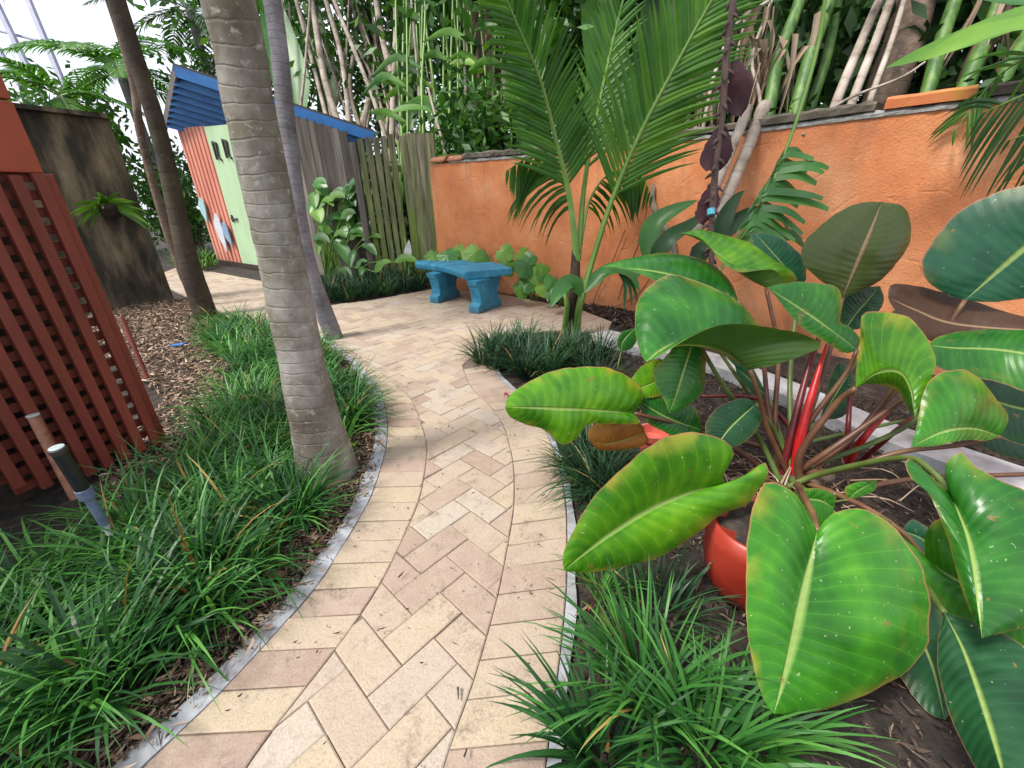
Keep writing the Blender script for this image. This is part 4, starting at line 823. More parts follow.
# dry hanging leaf skirts
for (x, y, d, n_) in ((735, 40, 4.6, 22), (775, 60, 4.5, 14), (1000, 30, 4.0, 12), (715, 95, 4.7, 14)):
    c = P(x, y, d); mb = MB()
    for k in range(n_):
        a = c+A(random.uniform(-.35, .35), random.uniform(-.1, .15), random.uniform(-.1, .5)); e = a+A(random.uniform(-.25, .25), random.uniform(-.1, .1), -random.uniform(.4, .9)); s_ = unit(A(random.gauss(0, 1), random.gauss(0, .4), .1))*random.uniform(.012, .05)
        pt = spline([a, (a+e)/2+A(random.uniform(-.08, .08), 0, .1), e], 8); mb.grid([[p_-s_*(1-i/8), p_+A(0, .02, 0), p_+s_*(1-i/8)] for i, p_ in enumerate(pt)], 0, None, random.random())
    tag(mb.build('dead_leaf_skirt', M['dead'], origin=c), {735: 'tangle of brown dead leaves above the wine coloured stalk', 775: 'brown shredded dead leaves right of the two pale cut poles', 1000: 'brown dead leaves behind the wall at the right edge of the photo', 715: 'short dry leaf fringe hanging over the wall coping'}[x], 'dead leaves')
# broad hanging banana leaves of the back planting
def bigleaf(px, wd, mat, parent, n=18, fold=.2, tonec=.5): return strap(parent, 'leaf', mat, px, wd, tonec, n, fold)
def leafplant(name, base, label, cat, leaves, mat='mid'):
    t = thing(name, base, label, cat)
    for (pts, wd, *m_) in leaves: strap(t, 'leaf', m_[0] if m_ else mat, pts, wd, random.uniform(.25, .75), 14, .25)
    return t
leafplant('banana_plant', G(560, 150, 0) if False else A(2.2, 6.6, 0), 'broad banana leaves hanging behind the young palm', 'banana plant', [([(600, 150, 6.4), (608, 90, 6.2), (600, 30, 6), (590, -40, 6)], .75, 'foliage'), ([(640, 150, 6), (650, 90, 6), (655, 30, 6), (662, -40, 6)], .7, 'foliage_dark'), ([(530, 155, 7), (525, 90, 7), (530, 30, 7), (540, -40, 7)], .7, 'foliage'), ([(705, 120, 5.4), (700, 80, 5.4), (690, 30, 5.4), (680, -40, 5.4)], .6, 'foliage_dark')])
leafplant('banana_plant', A(4.6, 5.4, 0), 'dark broad leaves behind the right part of the orange wall', 'banana plant', [([(830, 110, 5.4), (850, 60, 5.4), (860, 0, 5.4), (850, -60, 5.4)], .6, 'foliage_dark'), ([(960, 100, 5), (930, 60, 5), (920, 10, 5), (915, -60, 5)], .6, 'foliage_dark'), ([(1040, 90, 4.5), (1010, 50, 4.5), (985, 10, 4.5), (980, -50, 4.5)], .6, 'foliage_dark'), ([(790, 110, 5.6), (770, 60, 5.6), (760, 0, 5.6), (770, -60, 5.6)], .6, 'foliage_dark')])
leafplant('banana_plant', A(-2.6, 9.5, 0), 'upright broad green leaves behind the blue shed roof', 'banana plant', [([(300, 125, 9.2), (292, 80, 9.2), (278, 30, 9.2), (262, -30, 9.2)], .8, 'mid'), ([(320, 130, 9.8), (330, 90, 9.8), (318, 40, 9.8), (312, -20, 9.8)], .6, 'foliage'), ([(410, 130, 8.8), (415, 90, 8.8), (410, 40, 8.8), (405, -20, 8.8)], .5, 'foliage'), ([(470, 120, 9), (455, 80, 9), (462, 30, 9), (466, -20, 9)], .6, 'foliage'), ([(392, 112, 6.9), (410, 108, 6.9), (425, 109, 6.9), (434, 114, 6.9)], .17, 'lime')])
def tree(base, h, cr, label, mat='foliage', n=2600, leaf=.16, name='tree', flat=.8, trunk=.14, zc=None):
    t = thing(name, (*base, 0), label, 'tree'); b = A(*base, 0); top = b+A(random.uniform(-.4, .4), random.uniform(-.4, .4), h*.75); mb = MB(); mb.tube([b, (b+top)/2+A(.15, .1, 0), top], [trunk, trunk*.7, trunk*.3], 9, ns=14)
    cc = b+A(0, 0, zc or h*.72); cl = []
    for k in range(26):
        d = unit(rng.normal(size=3))*rng.random()**.4; c = cc+d*A(cr, cr, h*.42*flat); cl.append(c)
        if k < 9: mb.tube([(b+top)/2+A(0, 0, h*.02*k), (c+(b+top)/2)/2+A(0, 0, .2), c], [trunk*.35, trunk*.2, .01], 5, ns=8)
    mb.build('trunk', M['bark'], t, smooth=True); mb = MB(); v = []; f = []; cs = []
    for k in range(n):
        c = cl[k % len(cl)]+rng.normal(size=3)*cr*.24; d = unit(rng.normal(size=3)+A(0, 0, -.3)); s_ = unit(np.cross(d, rng.normal(size=3))); l = leaf*random.uniform(.6, 1.3); i = len(v)
        v += [c, c+d*l*.5+s_*l*.22, c+d*l, c+d*l*.5-s_*l*.22]; f.append((i, i+1, i+2, i+3)); q = .35+.3*((k*7) % 26)/26+random.gauss(0, .15); cs += [q]*4
    mb.add(v, f, 0, None, cs); mb.build('crown', M[mat], t); return t
tree((-.6, 11.5), 6.5, 2.2, 'dense dark tree far behind the slatted gate', 'foliage', 3200, .28)
tree((1.8, 9.6), 6.0, 2.2, 'dense green tree behind the middle of the orange wall', 'foliage', 6000, .28)
tree((4.6, 8.0), 6.0, 2.2, 'dense dark tree behind the right half of the orange wall', 'foliage_dark', 6000, .28)
tree((7.4, 5.8), 6.0, 2.2, 'dense dark tree beyond the right edge of the orange wall', 'foliage_dark', 5000, .28)
tree((-3.4, 12.6), 7.5, 2.3, 'feathery green tree behind the blue shed roof', 'foliage', 5000, .24)
tree((-6.6, 15.), 8.0, 2.5, 'tall loose green tree behind the left end of the shed', 'foliage', 4500, .26)
tree((-12.5, 13.5), 4.2, 1.6, 'low green shrub like tree behind the mossy screen', 'foliage', 2600, .26, zc=2.9)
tree((9.5, 3.2), 5.5, 2.0, 'leafy tree far right behind the wall', 'foliage_dark', 3000, .3)
tree((3.2, 12.), 8.5, 3.0, 'tall dark tree at the very back behind the young palm', 'foliage_dark', 5000, .36)
tree((-9.6, 13.6), 3.6, 1.4, 'bushy green shrub at the far end of the path left of the shed', 'foliage', 3500, .2, zc=1.4)
tree((-2.6, 9.9), 1.9, 1.0, 'dark leafy shrub directly behind the slatted gate', 'foliage_dark', 4000, .2, 'shrub', 1.2, .05, 1.3)
tree((-.4, 8.6), 3.0, 1.0, 'dark leafy shrub behind the left end of the orange wall', 'foliage', 3500, .2, 'shrub', 1.2, .05, 1.5)
tree((4.5, 4.4), 1.6, .7, 'dark leafy shrub low behind the painted part of the wall coping', 'foliage_dark', 3500, .16, 'shrub', 1.2, .05, 1.25)
tree((5.4, 3.0), 1.6, .7, 'dark leafy shrub low behind the wall at the right edge of the photo', 'foliage_dark', 3500, .16, 'shrub', 1.2, .05, 1.25)
tree((3.4, 5.5), 1.6, .7, 'dark leafy shrub low behind the two pale cut poles', 'foliage_dark', 3500, .16, 'shrub', 1.2, .05, 1.25)
tree((3.6, 8.0), 3.6, 1.1, 'dark leafy shrub behind the banana leaves at the middle of the wall', 'foliage_dark', 4500, .2, 'shrub', 1.2, .05, 2.3)
tree((5.9, 6.3), 3.8, 1.2, 'dark leafy shrub behind the green leaf stalks at the right', 'foliage_dark', 4500, .2, 'shrub', 1.2, .05, 2.4)
tree((7.6, 4.4), 3.8, 1.2, 'dark leafy shrub behind the right edge of the wall', 'foliage_dark', 4500, .2, 'shrub', 1.2, .05, 2.4)
# palms behind the mossy screen with crowns in view
def bgpalm(base, top, r, label, n, L, k0, mat='frond', Lf=.6, el=(-.3, 1.)):
    t = thing('palm_tree', base, label, 'palm tree'); mb = MB(); mb.tube([base, (base+top)/2, top], [r*1.2, r, r*.9], 10, ns=24); mb.build('trunk', M['trunk_slim'], t, smooth=True); palm_crown(t, top, n, L, k0=k0, mat=mat, Lf=Lf, wd=.06, el=el)
e = P(120, 72, 11.0); bgpalm(A(e[0]+.2, e[1], 0), e, .12, 'feathery palm behind the mossy screen with its crown against the white sky', 14, 2.2, .2, 'frond')
e = P(190, 10, 12.0); bgpalm(A(e[0], e[1], 0), e, .13, 'palm with a dark green crown above the blue shed roof', 12, 2.4, 1.2, 'frond_dark')
e = P(60, 96, 9.5); bgpalm(A(e[0]+.4, e[1]+.3, 0), e, .08, 'small palm with low fronds just above the mossy screen', 8, 1.6, 2.2, 'frond', .4)
# pool cage
pc = thing('pool_cage', P(60, 110, 13), 'blue grey metal bars of a screened enclosure against the white sky', 'screen enclosure')
for k, (p0, p1, d) in enumerate([((95, 160), (20, -20), 12), ((72, 160), (-5, 0), 12), ((60, 150), (-20, 20), 12.5), ((118, 160), (52, 0), 12)][:3]):
    mb = MB(); mb.beam(P(*p0, d), P(*p1, d), .12, .12, tuple(camdir)); mb.build('bar', M['steel'], pc)
mb = MB(); mb.beam(P(-20, 26, 12.2), P(60, 46, 12.2), .05, .05, tuple(camdir)); mb.build('bar', M['steel'], pc)
# ============================================================ PLANTS ALONG FENCE AND WALL
def leaf2(parent, name, mat, M_, L_, R_, d, dl=0.0, dr=0.0, nt_=34, ns_=9, bulge=.14, wave=.0, tonec=.5, flip=False):
    """a leaf blade: M_ midrib, L_/R_ its two margins as photo pixels, d = camera distance from base to tip, dl/dr how much deeper the margins lie"""
    def c3(q, off):
        s = spline([(x, y, 0) for x, y in q], nt_)[:, :2]; out = []
        for i, (x, y) in enumerate(s):
            t = i/(nt_-1); dd = np.interp(t, np.linspace(0, 1, len(d)), d)+off*math.sin(math.pi*min(1, max(0, t)))**.7; out.append(P(x, y, dd))
        return np.array(out)
    m = c3(M_, 0); l = c3(L_, dl); r = c3(R_, dr); T = np.gradient(m, axis=0); g = []; uv = []
    ph = random.uniform(0, 6)
    for i in range(nt_):
        t = i/(nt_-1); row = []; ur = []
        nn = np.cross(T[i], r[i]-l[i]); nn = unit(nn); nn = nn if nn@(O-m[i]) > 0 else -nn
        for e, sg in ((l[i], -1), (r[i], 1)):
            w_ = np.linalg.norm(e-m[i]); e = m[i]+(e-m[i])*(1+.012*math.sin(t*23+ph*2+sg)+.008*math.sin(t*61+ph)+random.uniform(-.004, .004)); seq = [(k/(ns_-1)) for k in range(ns_)]
            pts = [m[i]+(e-m[i])*s+nn*(bulge*w_*4*s*(1-s)*.5*(1 if s < 1 else 0)+math.sin(t*38+ph+s*2)*.001*math.sin(math.pi*s)+math.sin(t*11+ph)*wave*s**2) for s in seq]
            us = [(t, .5+sg*s*.5) for s in seq]
            if sg < 0: row += pts[::-1]; ur += us[::-1]
            else: row += pts[1:]; ur += us[1:]
        g.append(row); uv.append(ur)
    g = np.array(g); mid = g.reshape(-1, 3).mean(0)
    a = g[nt_//2, ns_-1]; n_ = np.cross(g[nt_//2+2, ns_-1]-a, g[nt_//2, ns_+2]-a)
    mb = MB(); mb.grid(g, 0, uv, tonec); o = mb.build(name, M[mat], parent, smooth=True)
    # the upper face of the blade looks up (or towards the light); turn the faces that way
    if (n_@(O-a) > 0) != flip: o.data.flip_normals()
    return o, m
PB = G(1.0*785, 480, .12)
PH = thing('philodendron', PB, 'huge philodendron with broad glossy yellow edged leaves and red stalks', 'plant')
def petiole(pts, r, mat, name='petiole'):
    mb = MB(); mb.tube([p if isinstance(p, np.ndarray) else P(*p) for p in pts], r, 10, ns=24); return mb.build(name, M[mat], PH, smooth=True)
def pl(mat, M_, L_, R_, d, pet=None, pm='petiole', pr=(.013, .010), **k):
    o, m = leaf2(PH, 'leaf', mat, M_, [M_[0]]+L_+[M_[-1]], [M_[0]]+R_+[M_[-1]], d, **k)
    if pet is not None:
        petiole([PB+A(random.uniform(-.07, .07), random.uniform(-.07, .07), 0)]+list(pet)+[m[0]], [pr[0], (pr[0]+pr[1])/2, pr[1], pr[1]*.8], pm)
    return m
# left leaf over the path
pl('ph_bright', [(634, 413), (600, 411), (560, 409), (505, 407)], [(645, 396), (632, 378), (605, 368), (575, 367), (545, 374), (520, 387), (507, 398)], [(640, 424), (610, 424), (588, 424), (576, 438), (562, 444), (545, 430), (525, 424), (508, 416)], (1.75, 1.6, 1.45), [(740, 452, 1.9), (690, 428, 1.83)], dl=.06, dr=.03, wave=.006)
# big yellow edged leaf
pl('ph_bright', [(727, 485), (695, 491), (650, 509), (605, 537), (564, 570)], [(722, 474), (735, 452), (718, 438), (692, 432), (665, 437), (630, 460), (600, 490), (575, 530), (563, 555)], [(742, 476), (766, 463), (768, 480), (748, 505), (722, 513), (700, 530), (660, 556), (620, 569), (585, 573)], (1.38, 1.25, 1.18), [(765, 480, 1.6), (745, 478, 1.48)], dl=-.05, dr=.08, wave=.006)
# front heart leaf
pl('ph_front', [(817, 531), (808, 568), (797, 615), (786, 665), (774, 714)], [(808, 512), (790, 490), (768, 482), (754, 500), (747, 550), (746, 610), (753, 665), (764, 700)], [(832, 514), (862, 509), (892, 524), (917, 560), (931, 605), (927, 645), (903, 673), (862, 697), (812, 712)], (1.08, .98, .95), [(800, 490, 1.35), (812, 512, 1.18)], dl=.03, dr=.05)
# right leaf hanging toward the viewer
pl('ph_mid', [(951, 493), (961, 520), (970, 550), (982, 638)], [(935, 480), (908, 458), (909, 476), (930, 496), (948, 540), (962, 590), (975, 622)], [(945, 466), (960, 452), (976, 466), (1004, 482), (1045, 505), (1062, 560), (1040, 618)], (1.2, 1.05, .98), [(820, 474, 1.7), (900, 458, 1.4), (930, 470, 1.28)], 'petiole_green', dl=.06, dr=.02)
# leaf under it
pl('ph_front', [(925, 558), (950, 577), (1000, 602), (1070, 640)], [(925, 535), (935, 520), (952, 525), (975, 560), (1020, 585)], [(905, 540), (915, 568), (938, 604), (962, 642), (1010, 678), (1050, 690)], (1.36, 1.22, 1.15), [(850, 500, 1.6), (900, 530, 1.45)], dl=.02, dr=.04)
# dark leaf at the lower right corner
pl('ph_dark', [(944, 612), (965, 655), (990, 730), (1010, 800)], [(938, 640), (940, 680), (958, 735), (985, 780)], [(975, 622), (1030, 650), (1080, 710), (1070, 780)], (1.14, .97, .82), [(900, 560, 1.5)], 'petiole_green', dl=.03, dr=.0)
# centre folded leaf (underside in front, upper face behind)
pl('ph_mid', [(750, 370), (728, 358), (705, 348), (680, 346), (660, 352), (646, 362)], [(775, 345), (757, 322), (737, 301), (701, 283), (671, 275), (650, 286), (637, 301), (635, 327), (640, 352)], [(785, 362), (821, 346), (800, 333), (778, 329), (752, 325), (727, 324), (710, 328), (685, 340), (660, 356)], (1.62, 1.6, 1.52), [(768, 430, 1.75), (760, 400, 1.68)], dl=.16, dr=-.10, bulge=.2, flip=True)
# bright upper leaf with its fold
pl('ph_bright', [(766, 288), (745, 277), (718, 256), (700, 241), (681, 233)], [(795, 283), (796, 274), (778, 262), (762, 248), (735, 238), (702, 230)], [(785, 286), (773, 270), (740, 272), (722, 262), (712, 250), (700, 238)], (1.95, 1.95, 1.95), [(775, 420, 1.9), (778, 350, 1.93)], dl=.14, dr=-.06, bulge=.2, flip=True)
# upper left leaf
pl('ph_mid', [(738, 300), (700, 284), (655, 272), (602, 267)], [(733, 286), (722, 272), (700, 259), (671, 253), (640, 256), (615, 262)], [(722, 304), (690, 292), (662, 284), (640, 274), (618, 268)], (1.95, 1.95, 1.9), [(770, 420, 1.9), (760, 340, 1.95)], dl=.12, dr=-.05, bulge=.22)
pl('ph_dark', [(690, 300), (670, 310), (650, 320), (638, 318)], [(670, 292), (650, 298), (640, 306)], [(690, 318), (665, 335), (645, 330)], (2.05, 2.05))
# narrow upright leaf and the ones around it
pl('ph_mid', [(695, 336), (685, 366), (677, 392), (669, 413)], [(680, 340), (668, 354), (655, 369), (655, 384), (664, 400)], [(706, 352), (705, 375), (703, 392), (686, 407), (676, 413)], (1.72, 1.68, 1.66), [(760, 440, 1.85), (720, 380, 1.78)], 'petiole_green', dl=-.03, dr=.05)
pl('ph_bright', [(668, 372), (655, 382), (640, 388), (630, 392)], [(664, 360), (648, 362), (633, 376)], [(664, 392), (650, 398), (634, 396)], (1.8, 1.78), None)
pl('ph_mid', [(702, 430), (675, 421), (655, 411), (638, 400)], [(695, 408), (670, 400), (650, 395)], [(690, 440), (664, 432), (645, 420)], (1.8, 1.8), None)
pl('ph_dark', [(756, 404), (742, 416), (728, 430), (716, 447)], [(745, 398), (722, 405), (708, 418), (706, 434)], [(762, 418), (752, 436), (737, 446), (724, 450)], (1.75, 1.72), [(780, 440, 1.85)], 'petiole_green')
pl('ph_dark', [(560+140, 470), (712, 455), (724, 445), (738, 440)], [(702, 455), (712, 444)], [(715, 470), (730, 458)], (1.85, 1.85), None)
# pointed leaf right of centre
pl('ph_mid', [(857, 350), (835, 333), (800, 309), (767, 287)], [(860, 338), (848, 326), (840, 322), (842, 300), (834, 286), (801, 282), (782, 284)], [(845, 353), (825, 342), (805, 330), (790, 315), (776, 297)], (1.68, 1.68, 1.66), [(805, 430, 1.8), (845, 375, 1.72)], dl=.03, dr=.0)
# bright leaf in the middle right
pl('ph_bright', [(856, 388), (876, 374), (898, 372), (910, 388), (915, 418)], [(856, 372), (860, 340), (864, 314), (893, 312), (912, 320), (930, 344), (936, 364), (925, 392)], [(868, 384), (885, 386), (896, 390), (902, 398), (908, 408)], (1.58, 1.5, 1.45), [(800, 455, 1.75), (835, 405, 1.66)], pr=(.017, .013), dl=.0, dr=.06, bulge=.1)
# blunt leaf right of it
pl('ph_front', [(1000, 436), (972, 429), (942, 433), (911, 447)], [(1009, 418), (995, 398), (980, 378), (962, 370), (935, 375), (924, 392), (917, 424)], [(985, 441), (965, 440), (935, 446)], (1.5, 1.4, 1.38), [(840, 470, 1.7), (900, 452, 1.6), (960, 445, 1.55)], dl=.05, dr=-.01)
# big upper right leaf
pl('ph_teal', [(965, 300), (990, 278), (1020, 252), (1055, 222), (1090, 192)], [(945, 294), (924, 276), (925, 252), (945, 225), (972, 203), (1005, 190), (1050, 183)], [(985, 302), (1015, 300), (1060, 290), (1095, 262), (1105, 220)], (1.65, 1.55, 1.4), [(850, 440, 1.8), (930, 350, 1.72)], dl=.08, dr=.0)
# brown backed leaf and green leaf below it
pl('ph_brown', [(888, 297), (915, 310), (960, 325), (1065, 332)], [(890, 285), (902, 284), (935, 290), (970, 300), (1010, 313), (1045, 322)], [(892, 306), (910, 325), (930, 341), (965, 345), (1030, 350)], (1.75, 1.65, 1.5), None, dl=.05, dr=.0, flip=True)
pl('ph_mid', [(928, 345), (955, 348), (1000, 350), (1075, 362)], [(940, 336), (975, 330), (1025, 328), (1060, 340)], [(932, 362), (950, 372), (990, 380), (1040, 392)], (1.62, 1.55, 1.4), [(850, 440, 1.75), (900, 380, 1.68)], dl=.06, dr=-.02)
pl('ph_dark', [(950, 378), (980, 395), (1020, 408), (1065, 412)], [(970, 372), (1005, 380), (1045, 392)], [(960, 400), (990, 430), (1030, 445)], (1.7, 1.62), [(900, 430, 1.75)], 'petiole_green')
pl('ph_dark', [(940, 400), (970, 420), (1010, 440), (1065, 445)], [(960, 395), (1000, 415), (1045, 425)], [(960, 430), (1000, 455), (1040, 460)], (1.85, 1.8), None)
# glossy upright leaf with olive back
pl('ph_olive', [(842, 299), (855, 268), (870, 232), (882, 202)], [(834, 290), (815, 276), (802, 262), (806, 240), (825, 222), (850, 206), (868, 202)], [(858, 292), (878, 282), (898, 262), (909, 243), (911, 222), (902, 206)], (1.9, 1.85, 1.85), [(800, 440, 1.85), (830, 350, 1.9)], 'petiole', dl=-.03, dr=.03, flip=True)
pl('ph_dark', [(845, 330), (855, 315), (868, 300), (880, 286)], [(838, 315), (845, 298), (862, 288)], [(862, 328), (876, 315), (884, 300)], (2.0, 2.0), None)
pl('ph_teal', [(798, 290), (785, 268), (770, 250), (753, 231)], [(775, 275), (755, 255), (750, 238)], [(806, 278), (803, 258), (780, 238)], (2.05, 2.05), [(790, 380, 1.95)], 'petiole_green')
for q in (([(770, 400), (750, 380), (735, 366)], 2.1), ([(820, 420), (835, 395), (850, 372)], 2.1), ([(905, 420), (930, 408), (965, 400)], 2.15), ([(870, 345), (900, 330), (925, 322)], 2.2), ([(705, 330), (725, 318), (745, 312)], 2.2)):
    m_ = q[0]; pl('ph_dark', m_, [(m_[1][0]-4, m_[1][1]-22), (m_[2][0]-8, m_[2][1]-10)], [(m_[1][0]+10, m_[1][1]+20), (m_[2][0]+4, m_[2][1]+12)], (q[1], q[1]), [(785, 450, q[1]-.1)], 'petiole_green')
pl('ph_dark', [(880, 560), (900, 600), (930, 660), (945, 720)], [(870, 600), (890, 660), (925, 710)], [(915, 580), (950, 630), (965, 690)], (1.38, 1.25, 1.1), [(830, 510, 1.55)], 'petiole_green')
# small leaves at the crown
pl('ph_front', [(848, 500), (856, 492), (866, 486), (877, 480)], [(845, 488), (858, 482)], [(862, 496), (875, 490)], (1.6, 1.58), [(820, 500, 1.68)], 'petiole_green', pr=(.006, .004))
pl('ph_front', [(834, 508), (820, 500), (805, 498), (792, 492)], [(835, 495), (815, 488)], [(828, 528), (812, 528), (798, 512)], (1.42, 1.4), None)
pl('ph_mid', [(908, 575), (890, 550), (875, 535), (862, 520)], [(915, 560), (905, 535), (880, 515)], [(890, 585), (870, 565)], (1.5, 1.45), None)
pl('ph_teal', [(902, 530), (930, 545), (960, 590)], [(915, 520), (945, 545)], [(905, 555), (930, 590)], (1.5, 1.45), None)
pl('ph_mid', [(621, 352), (622, 343), (628, 335), (636, 328)], [(617, 342), (622, 332)], [(632, 348), (637, 338)], (2.4, 2.38), None)
petiole([G(625, 392), P(618, 372, 2.4), P(621, 352, 2.4)], [.006, .005, .004], 'petiole_green')
pl('ph_dead', [(645, 432), (625, 440), (605, 444), (589, 440)], [(640, 424), (615, 420), (595, 424), (588, 432)], [(648, 442), (630, 449), (600, 450)], (1.9, 1.85, 1.8), None, dl=-.03, dr=.03, bulge=.35)
# red sheathed stalks
petiole([PB+A(.02, -.02, -.02), P(802, 430, 1.78), P(816, 380, 1.78), P(828, 340, 1.8)], [.017, .02, .015, .004], 'petiole_red', 'sheath')
petiole([PB+A(-.02, 0, -.02), P(795, 420, 1.82), P(808, 370, 1.84), P(820, 335, 1.86)], [.015, .017, .013, .01], 'petiole_wine')
petiole([G(846, 466, .1), P(862, 440, 1.78), P(882, 418, 1.78), P(897, 402, 1.78)], [.016, .018, .012, .006], 'petiole_red', 'sheath')
petiole([G(858, 464, .1), P(885, 440, 1.8), P(912, 418, 1.8)], [.012, .011, .009], 'petiole_wine')
petiole([G(846, 466, .1), P(848, 430, 1.85), P(850, 395, 1.9)], [.012, .011, .01], 'petiole_wine')
petiole([PB, P(830, 450, 1.72), P(905, 398, 1.65)], [.014, .012, .01], 'petiole')
petiole([P(640, 412, 1.9), P(700, 428, 1.95), G(765, 448, .15)], [.008, .009, .012], 'petiole')
petiole([P(700, 396, 2.2), P(760, 400, 2.1), G(800, 440, .15)], [.008, .009, .012], 'petiole_wine')
petiole([G(820, 500, .08), P(905, 480, 1.75), P(1030, 474, 1.7)], [.013, .011, .009], 'petiole')
petiole([G(800, 505, .05), P(830, 520, 1.62), P(930, 545, 1.5)], [.013, .011, .009], 'petiole_green')
mb = MB()                                                    # woody crown and dry sheaths
mb.tube([G(770, 500, -.02), G(790, 485, .1), G(830, 475, .14)], [.05, .06, .03], 10, ns=14); mb.build('rhizome', M['bark'], PH, smooth=True)
mb = MB()
for k in range(110):
    a = PB+A(random.gauss(0, .16), random.gauss(0, .14), random.uniform(-.1, .03)); d = unit(A(random.gauss(0, 1), random.gauss(0, 1), random.uniform(-.1, .5))); L = random.uniform(.08, .3)
    mb.tube([a, a+d*L*.5+A(0, 0, .02), a+d*L+A(0, 0, -.03)], [random.uniform(.002, .006), .003, .001], 4, ns=6, c=random.random())
mb.build('dry_fibre', M['chip'], PH)
# pots
pc_ = G(742, 588); pc_[2] = -.02; rp = thing('round_pot', pc_, 'glossy red round pot half hidden under the big yellow edged leaf', 'pot'); mb = MB(); prof = [(.06, 0), (.09, .01), (.13, .08), (.152, .17), (.156, .26), (.15, .325), (.14, .325), (.135, .31), (0.0, .30)]
mb.grid([[pc_+A(r*math.cos(t), r*math.sin(t), z) for t in np.linspace(0, 6.2832, 33)[:-1]] for r, z in prof], closed=True); mb.build('bowl', M['redpot'], rp, smooth=True, recalc=True); mb = MB(); mb.add([pc_+A(0, 0, .318)]+[pc_+A(.127*math.cos(t), .127*math.sin(t), .308+.006*math.sin(t*7)) for t in np.linspace(0, 6.2832, 25)[:-1]], [(0, 1+i, 1+(i+1) % 24) for i in range(24)]); mb.build('potting_soil', M['soil'], rp)
pc_ = G(650, 452); pc_[2] = -.02; rp = thing('flower_pot', pc_, 'small pinkish red pot lying behind the brown dry leaf', 'pot'); mb = MB(); prof = [(.05, 0), (.06, .005), (.075, .1), (.085, .105), (.085, .135), (.07, .135), (.06, .09), (0, .08)]
mb.grid([[pc_+A(r*math.cos(t), r*math.sin(t)+.0, z+.02) for t in np.linspace(0, 6.2832, 25)[:-1]] for r, z in prof], closed=True); mb.build('bowl', M['pinkpot'], rp, smooth=False, recalc=True)
# ---- low plants behind the bench
def lobed(mb, c, nrm, tipd, L, W, m=0, notch=.0, nl=5, tn=.5):
    tipd = unit(tipd-nrm*(tipd@nrm)); sd = np.cross(nrm, tipd); n_ = 28; edge_ = []
    for i in range(n_):
        a = i/n_*6.2832; r = (1-.12*math.cos(a)*-1)*(1-.35*math.exp(-((a-math.pi)/.35)**2)); r *= 1-notch*max(0, math.cos(a*nl*2))**2*(1 if abs(a-math.pi) < 2.6 else .3)
        edge_.append(c+tipd*L*(.5+.5*math.cos(a)*r)+sd*W*.5*math.sin(a)*r*(1.15-.35*math.cos(a))+nrm*(-.05*L*abs(math.sin(a))-.08*L*max(0, math.cos(a))))
    mb.add([c+tipd*L*.45+nrm*.02*L]+edge_, [(0, 1+i, 1+(i+1) % n_) for i in range(n_)], m, None, tn)
def viney(name, base, px, d, label, mat='mid', size=.2, notch=0., jit=.06):
    t = thing(name, base, label, 'plant')
    mbs = MB()
    for (x, y) in px:
        c = P(x, y, d+random.uniform(-jit, jit)); nn = unit(camdir+A(random.gauss(0, .35), -.2, random.uniform(.2, .9))); td = A(random.gauss(0, .7), -.5, -.6); mb = MB(); s_ = size*random.uniform(.75, 1.2)
        lobed(mb, c, nn, unit(td), s_, s_*.9, 0, notch, 5, random.uniform(.2, .8)); mb.build('leaf', M[mat if random.random() < .7 else 'lime'], t, smooth=False)
        mbs.tube([np.array(base)+A(random.uniform(-.06, .06), random.uniform(-.04, .04), 0), (c+np.array(base))/2+A(0, 0, .08), c], [.006, .004], 5, ns=8)
    mbs.build('stem', M['stalk'], t, smooth=True)
viney('climbing_plant', G(470, 285), [(447, 247), (455, 244), (462, 250), (440, 252), (468, 243), (450, 256)], 6.0, 'split leaved plant behind the left end of the blue bench', 'mid', .34, .45)
viney('climbing_plant', G(500, 290), [(482, 246), (490, 253), (478, 255), (497, 247), (508, 256), (515, 250), (503, 262), (487, 262)], 5.7, 'lime green leafy plant behind the middle of the blue bench', 'lime', .3, .2)
viney('climbing_plant', G(535, 300), [(527, 258), (535, 252), (545, 262), (532, 275), (520, 284), (517, 280), (540, 280), (548, 272), (525, 268)], 5.25, 'leafy plant against the orange wall right of the blue bench', 'mid', .24, .1)
viney('climbing_plant', G(562, 306), [(553, 284), (548, 288), (560, 290), (565, 283), (556, 275), (570, 274)], 4.9, 'low round leaved plant between the bench and the young palm', 'mid', .22, .0)
# ---- plants before the grey boards of the shed
def bushleaf(name, base, label, leaves, mat='mid'):
    t = thing(name, base, label, 'plant'); mbs = MB()
    for (x0, y0, x1, y1, wd, d, *m_) in leaves:
        a = P(x0, y0, d); strap(t, 'leaf', m_[0] if m_ else mat, [(x0, y0, d), ((x0+x1)/2, (y0+y1)/2-4, d-.05), (x1, y1, d-.1)], wd, random.uniform(.2, .8), 10, .2)
        mbs.tube([np.array(base)+A(random.uniform(-.1, .1), 0, 0), (a+np.array(base))/2+A(0, 0, .15), a], [.012, .008], 5, ns=8)
    mbs.build('stem', M['stalk'], t)
bushleaf('leafy_plant', G(346, 283), 'broad leaved plant low before the grey shed boards', [(335, 240, 352, 268, .22, 7), (330, 234, 318, 228, .14, 7, 'lime'), (362, 240, 382, 238, .15, 6.9, 'lime'), (362, 245, 377, 256, .15, 6.9), (355, 250, 350, 268, .13, 6.9), (340, 270, 352, 279, .14, 6.8), (350, 232, 367, 236, .16, 7), (322, 235, 318, 256, .12, 7, 'lime'), (356, 268, 368, 262, .1, 6.8), (375, 272, 392, 262, .16, 6.6, 'lime'), (366, 270, 360, 276, .12, 6.7), (395, 262, 418, 262, .17, 6.7, 'lime')])
lv = []
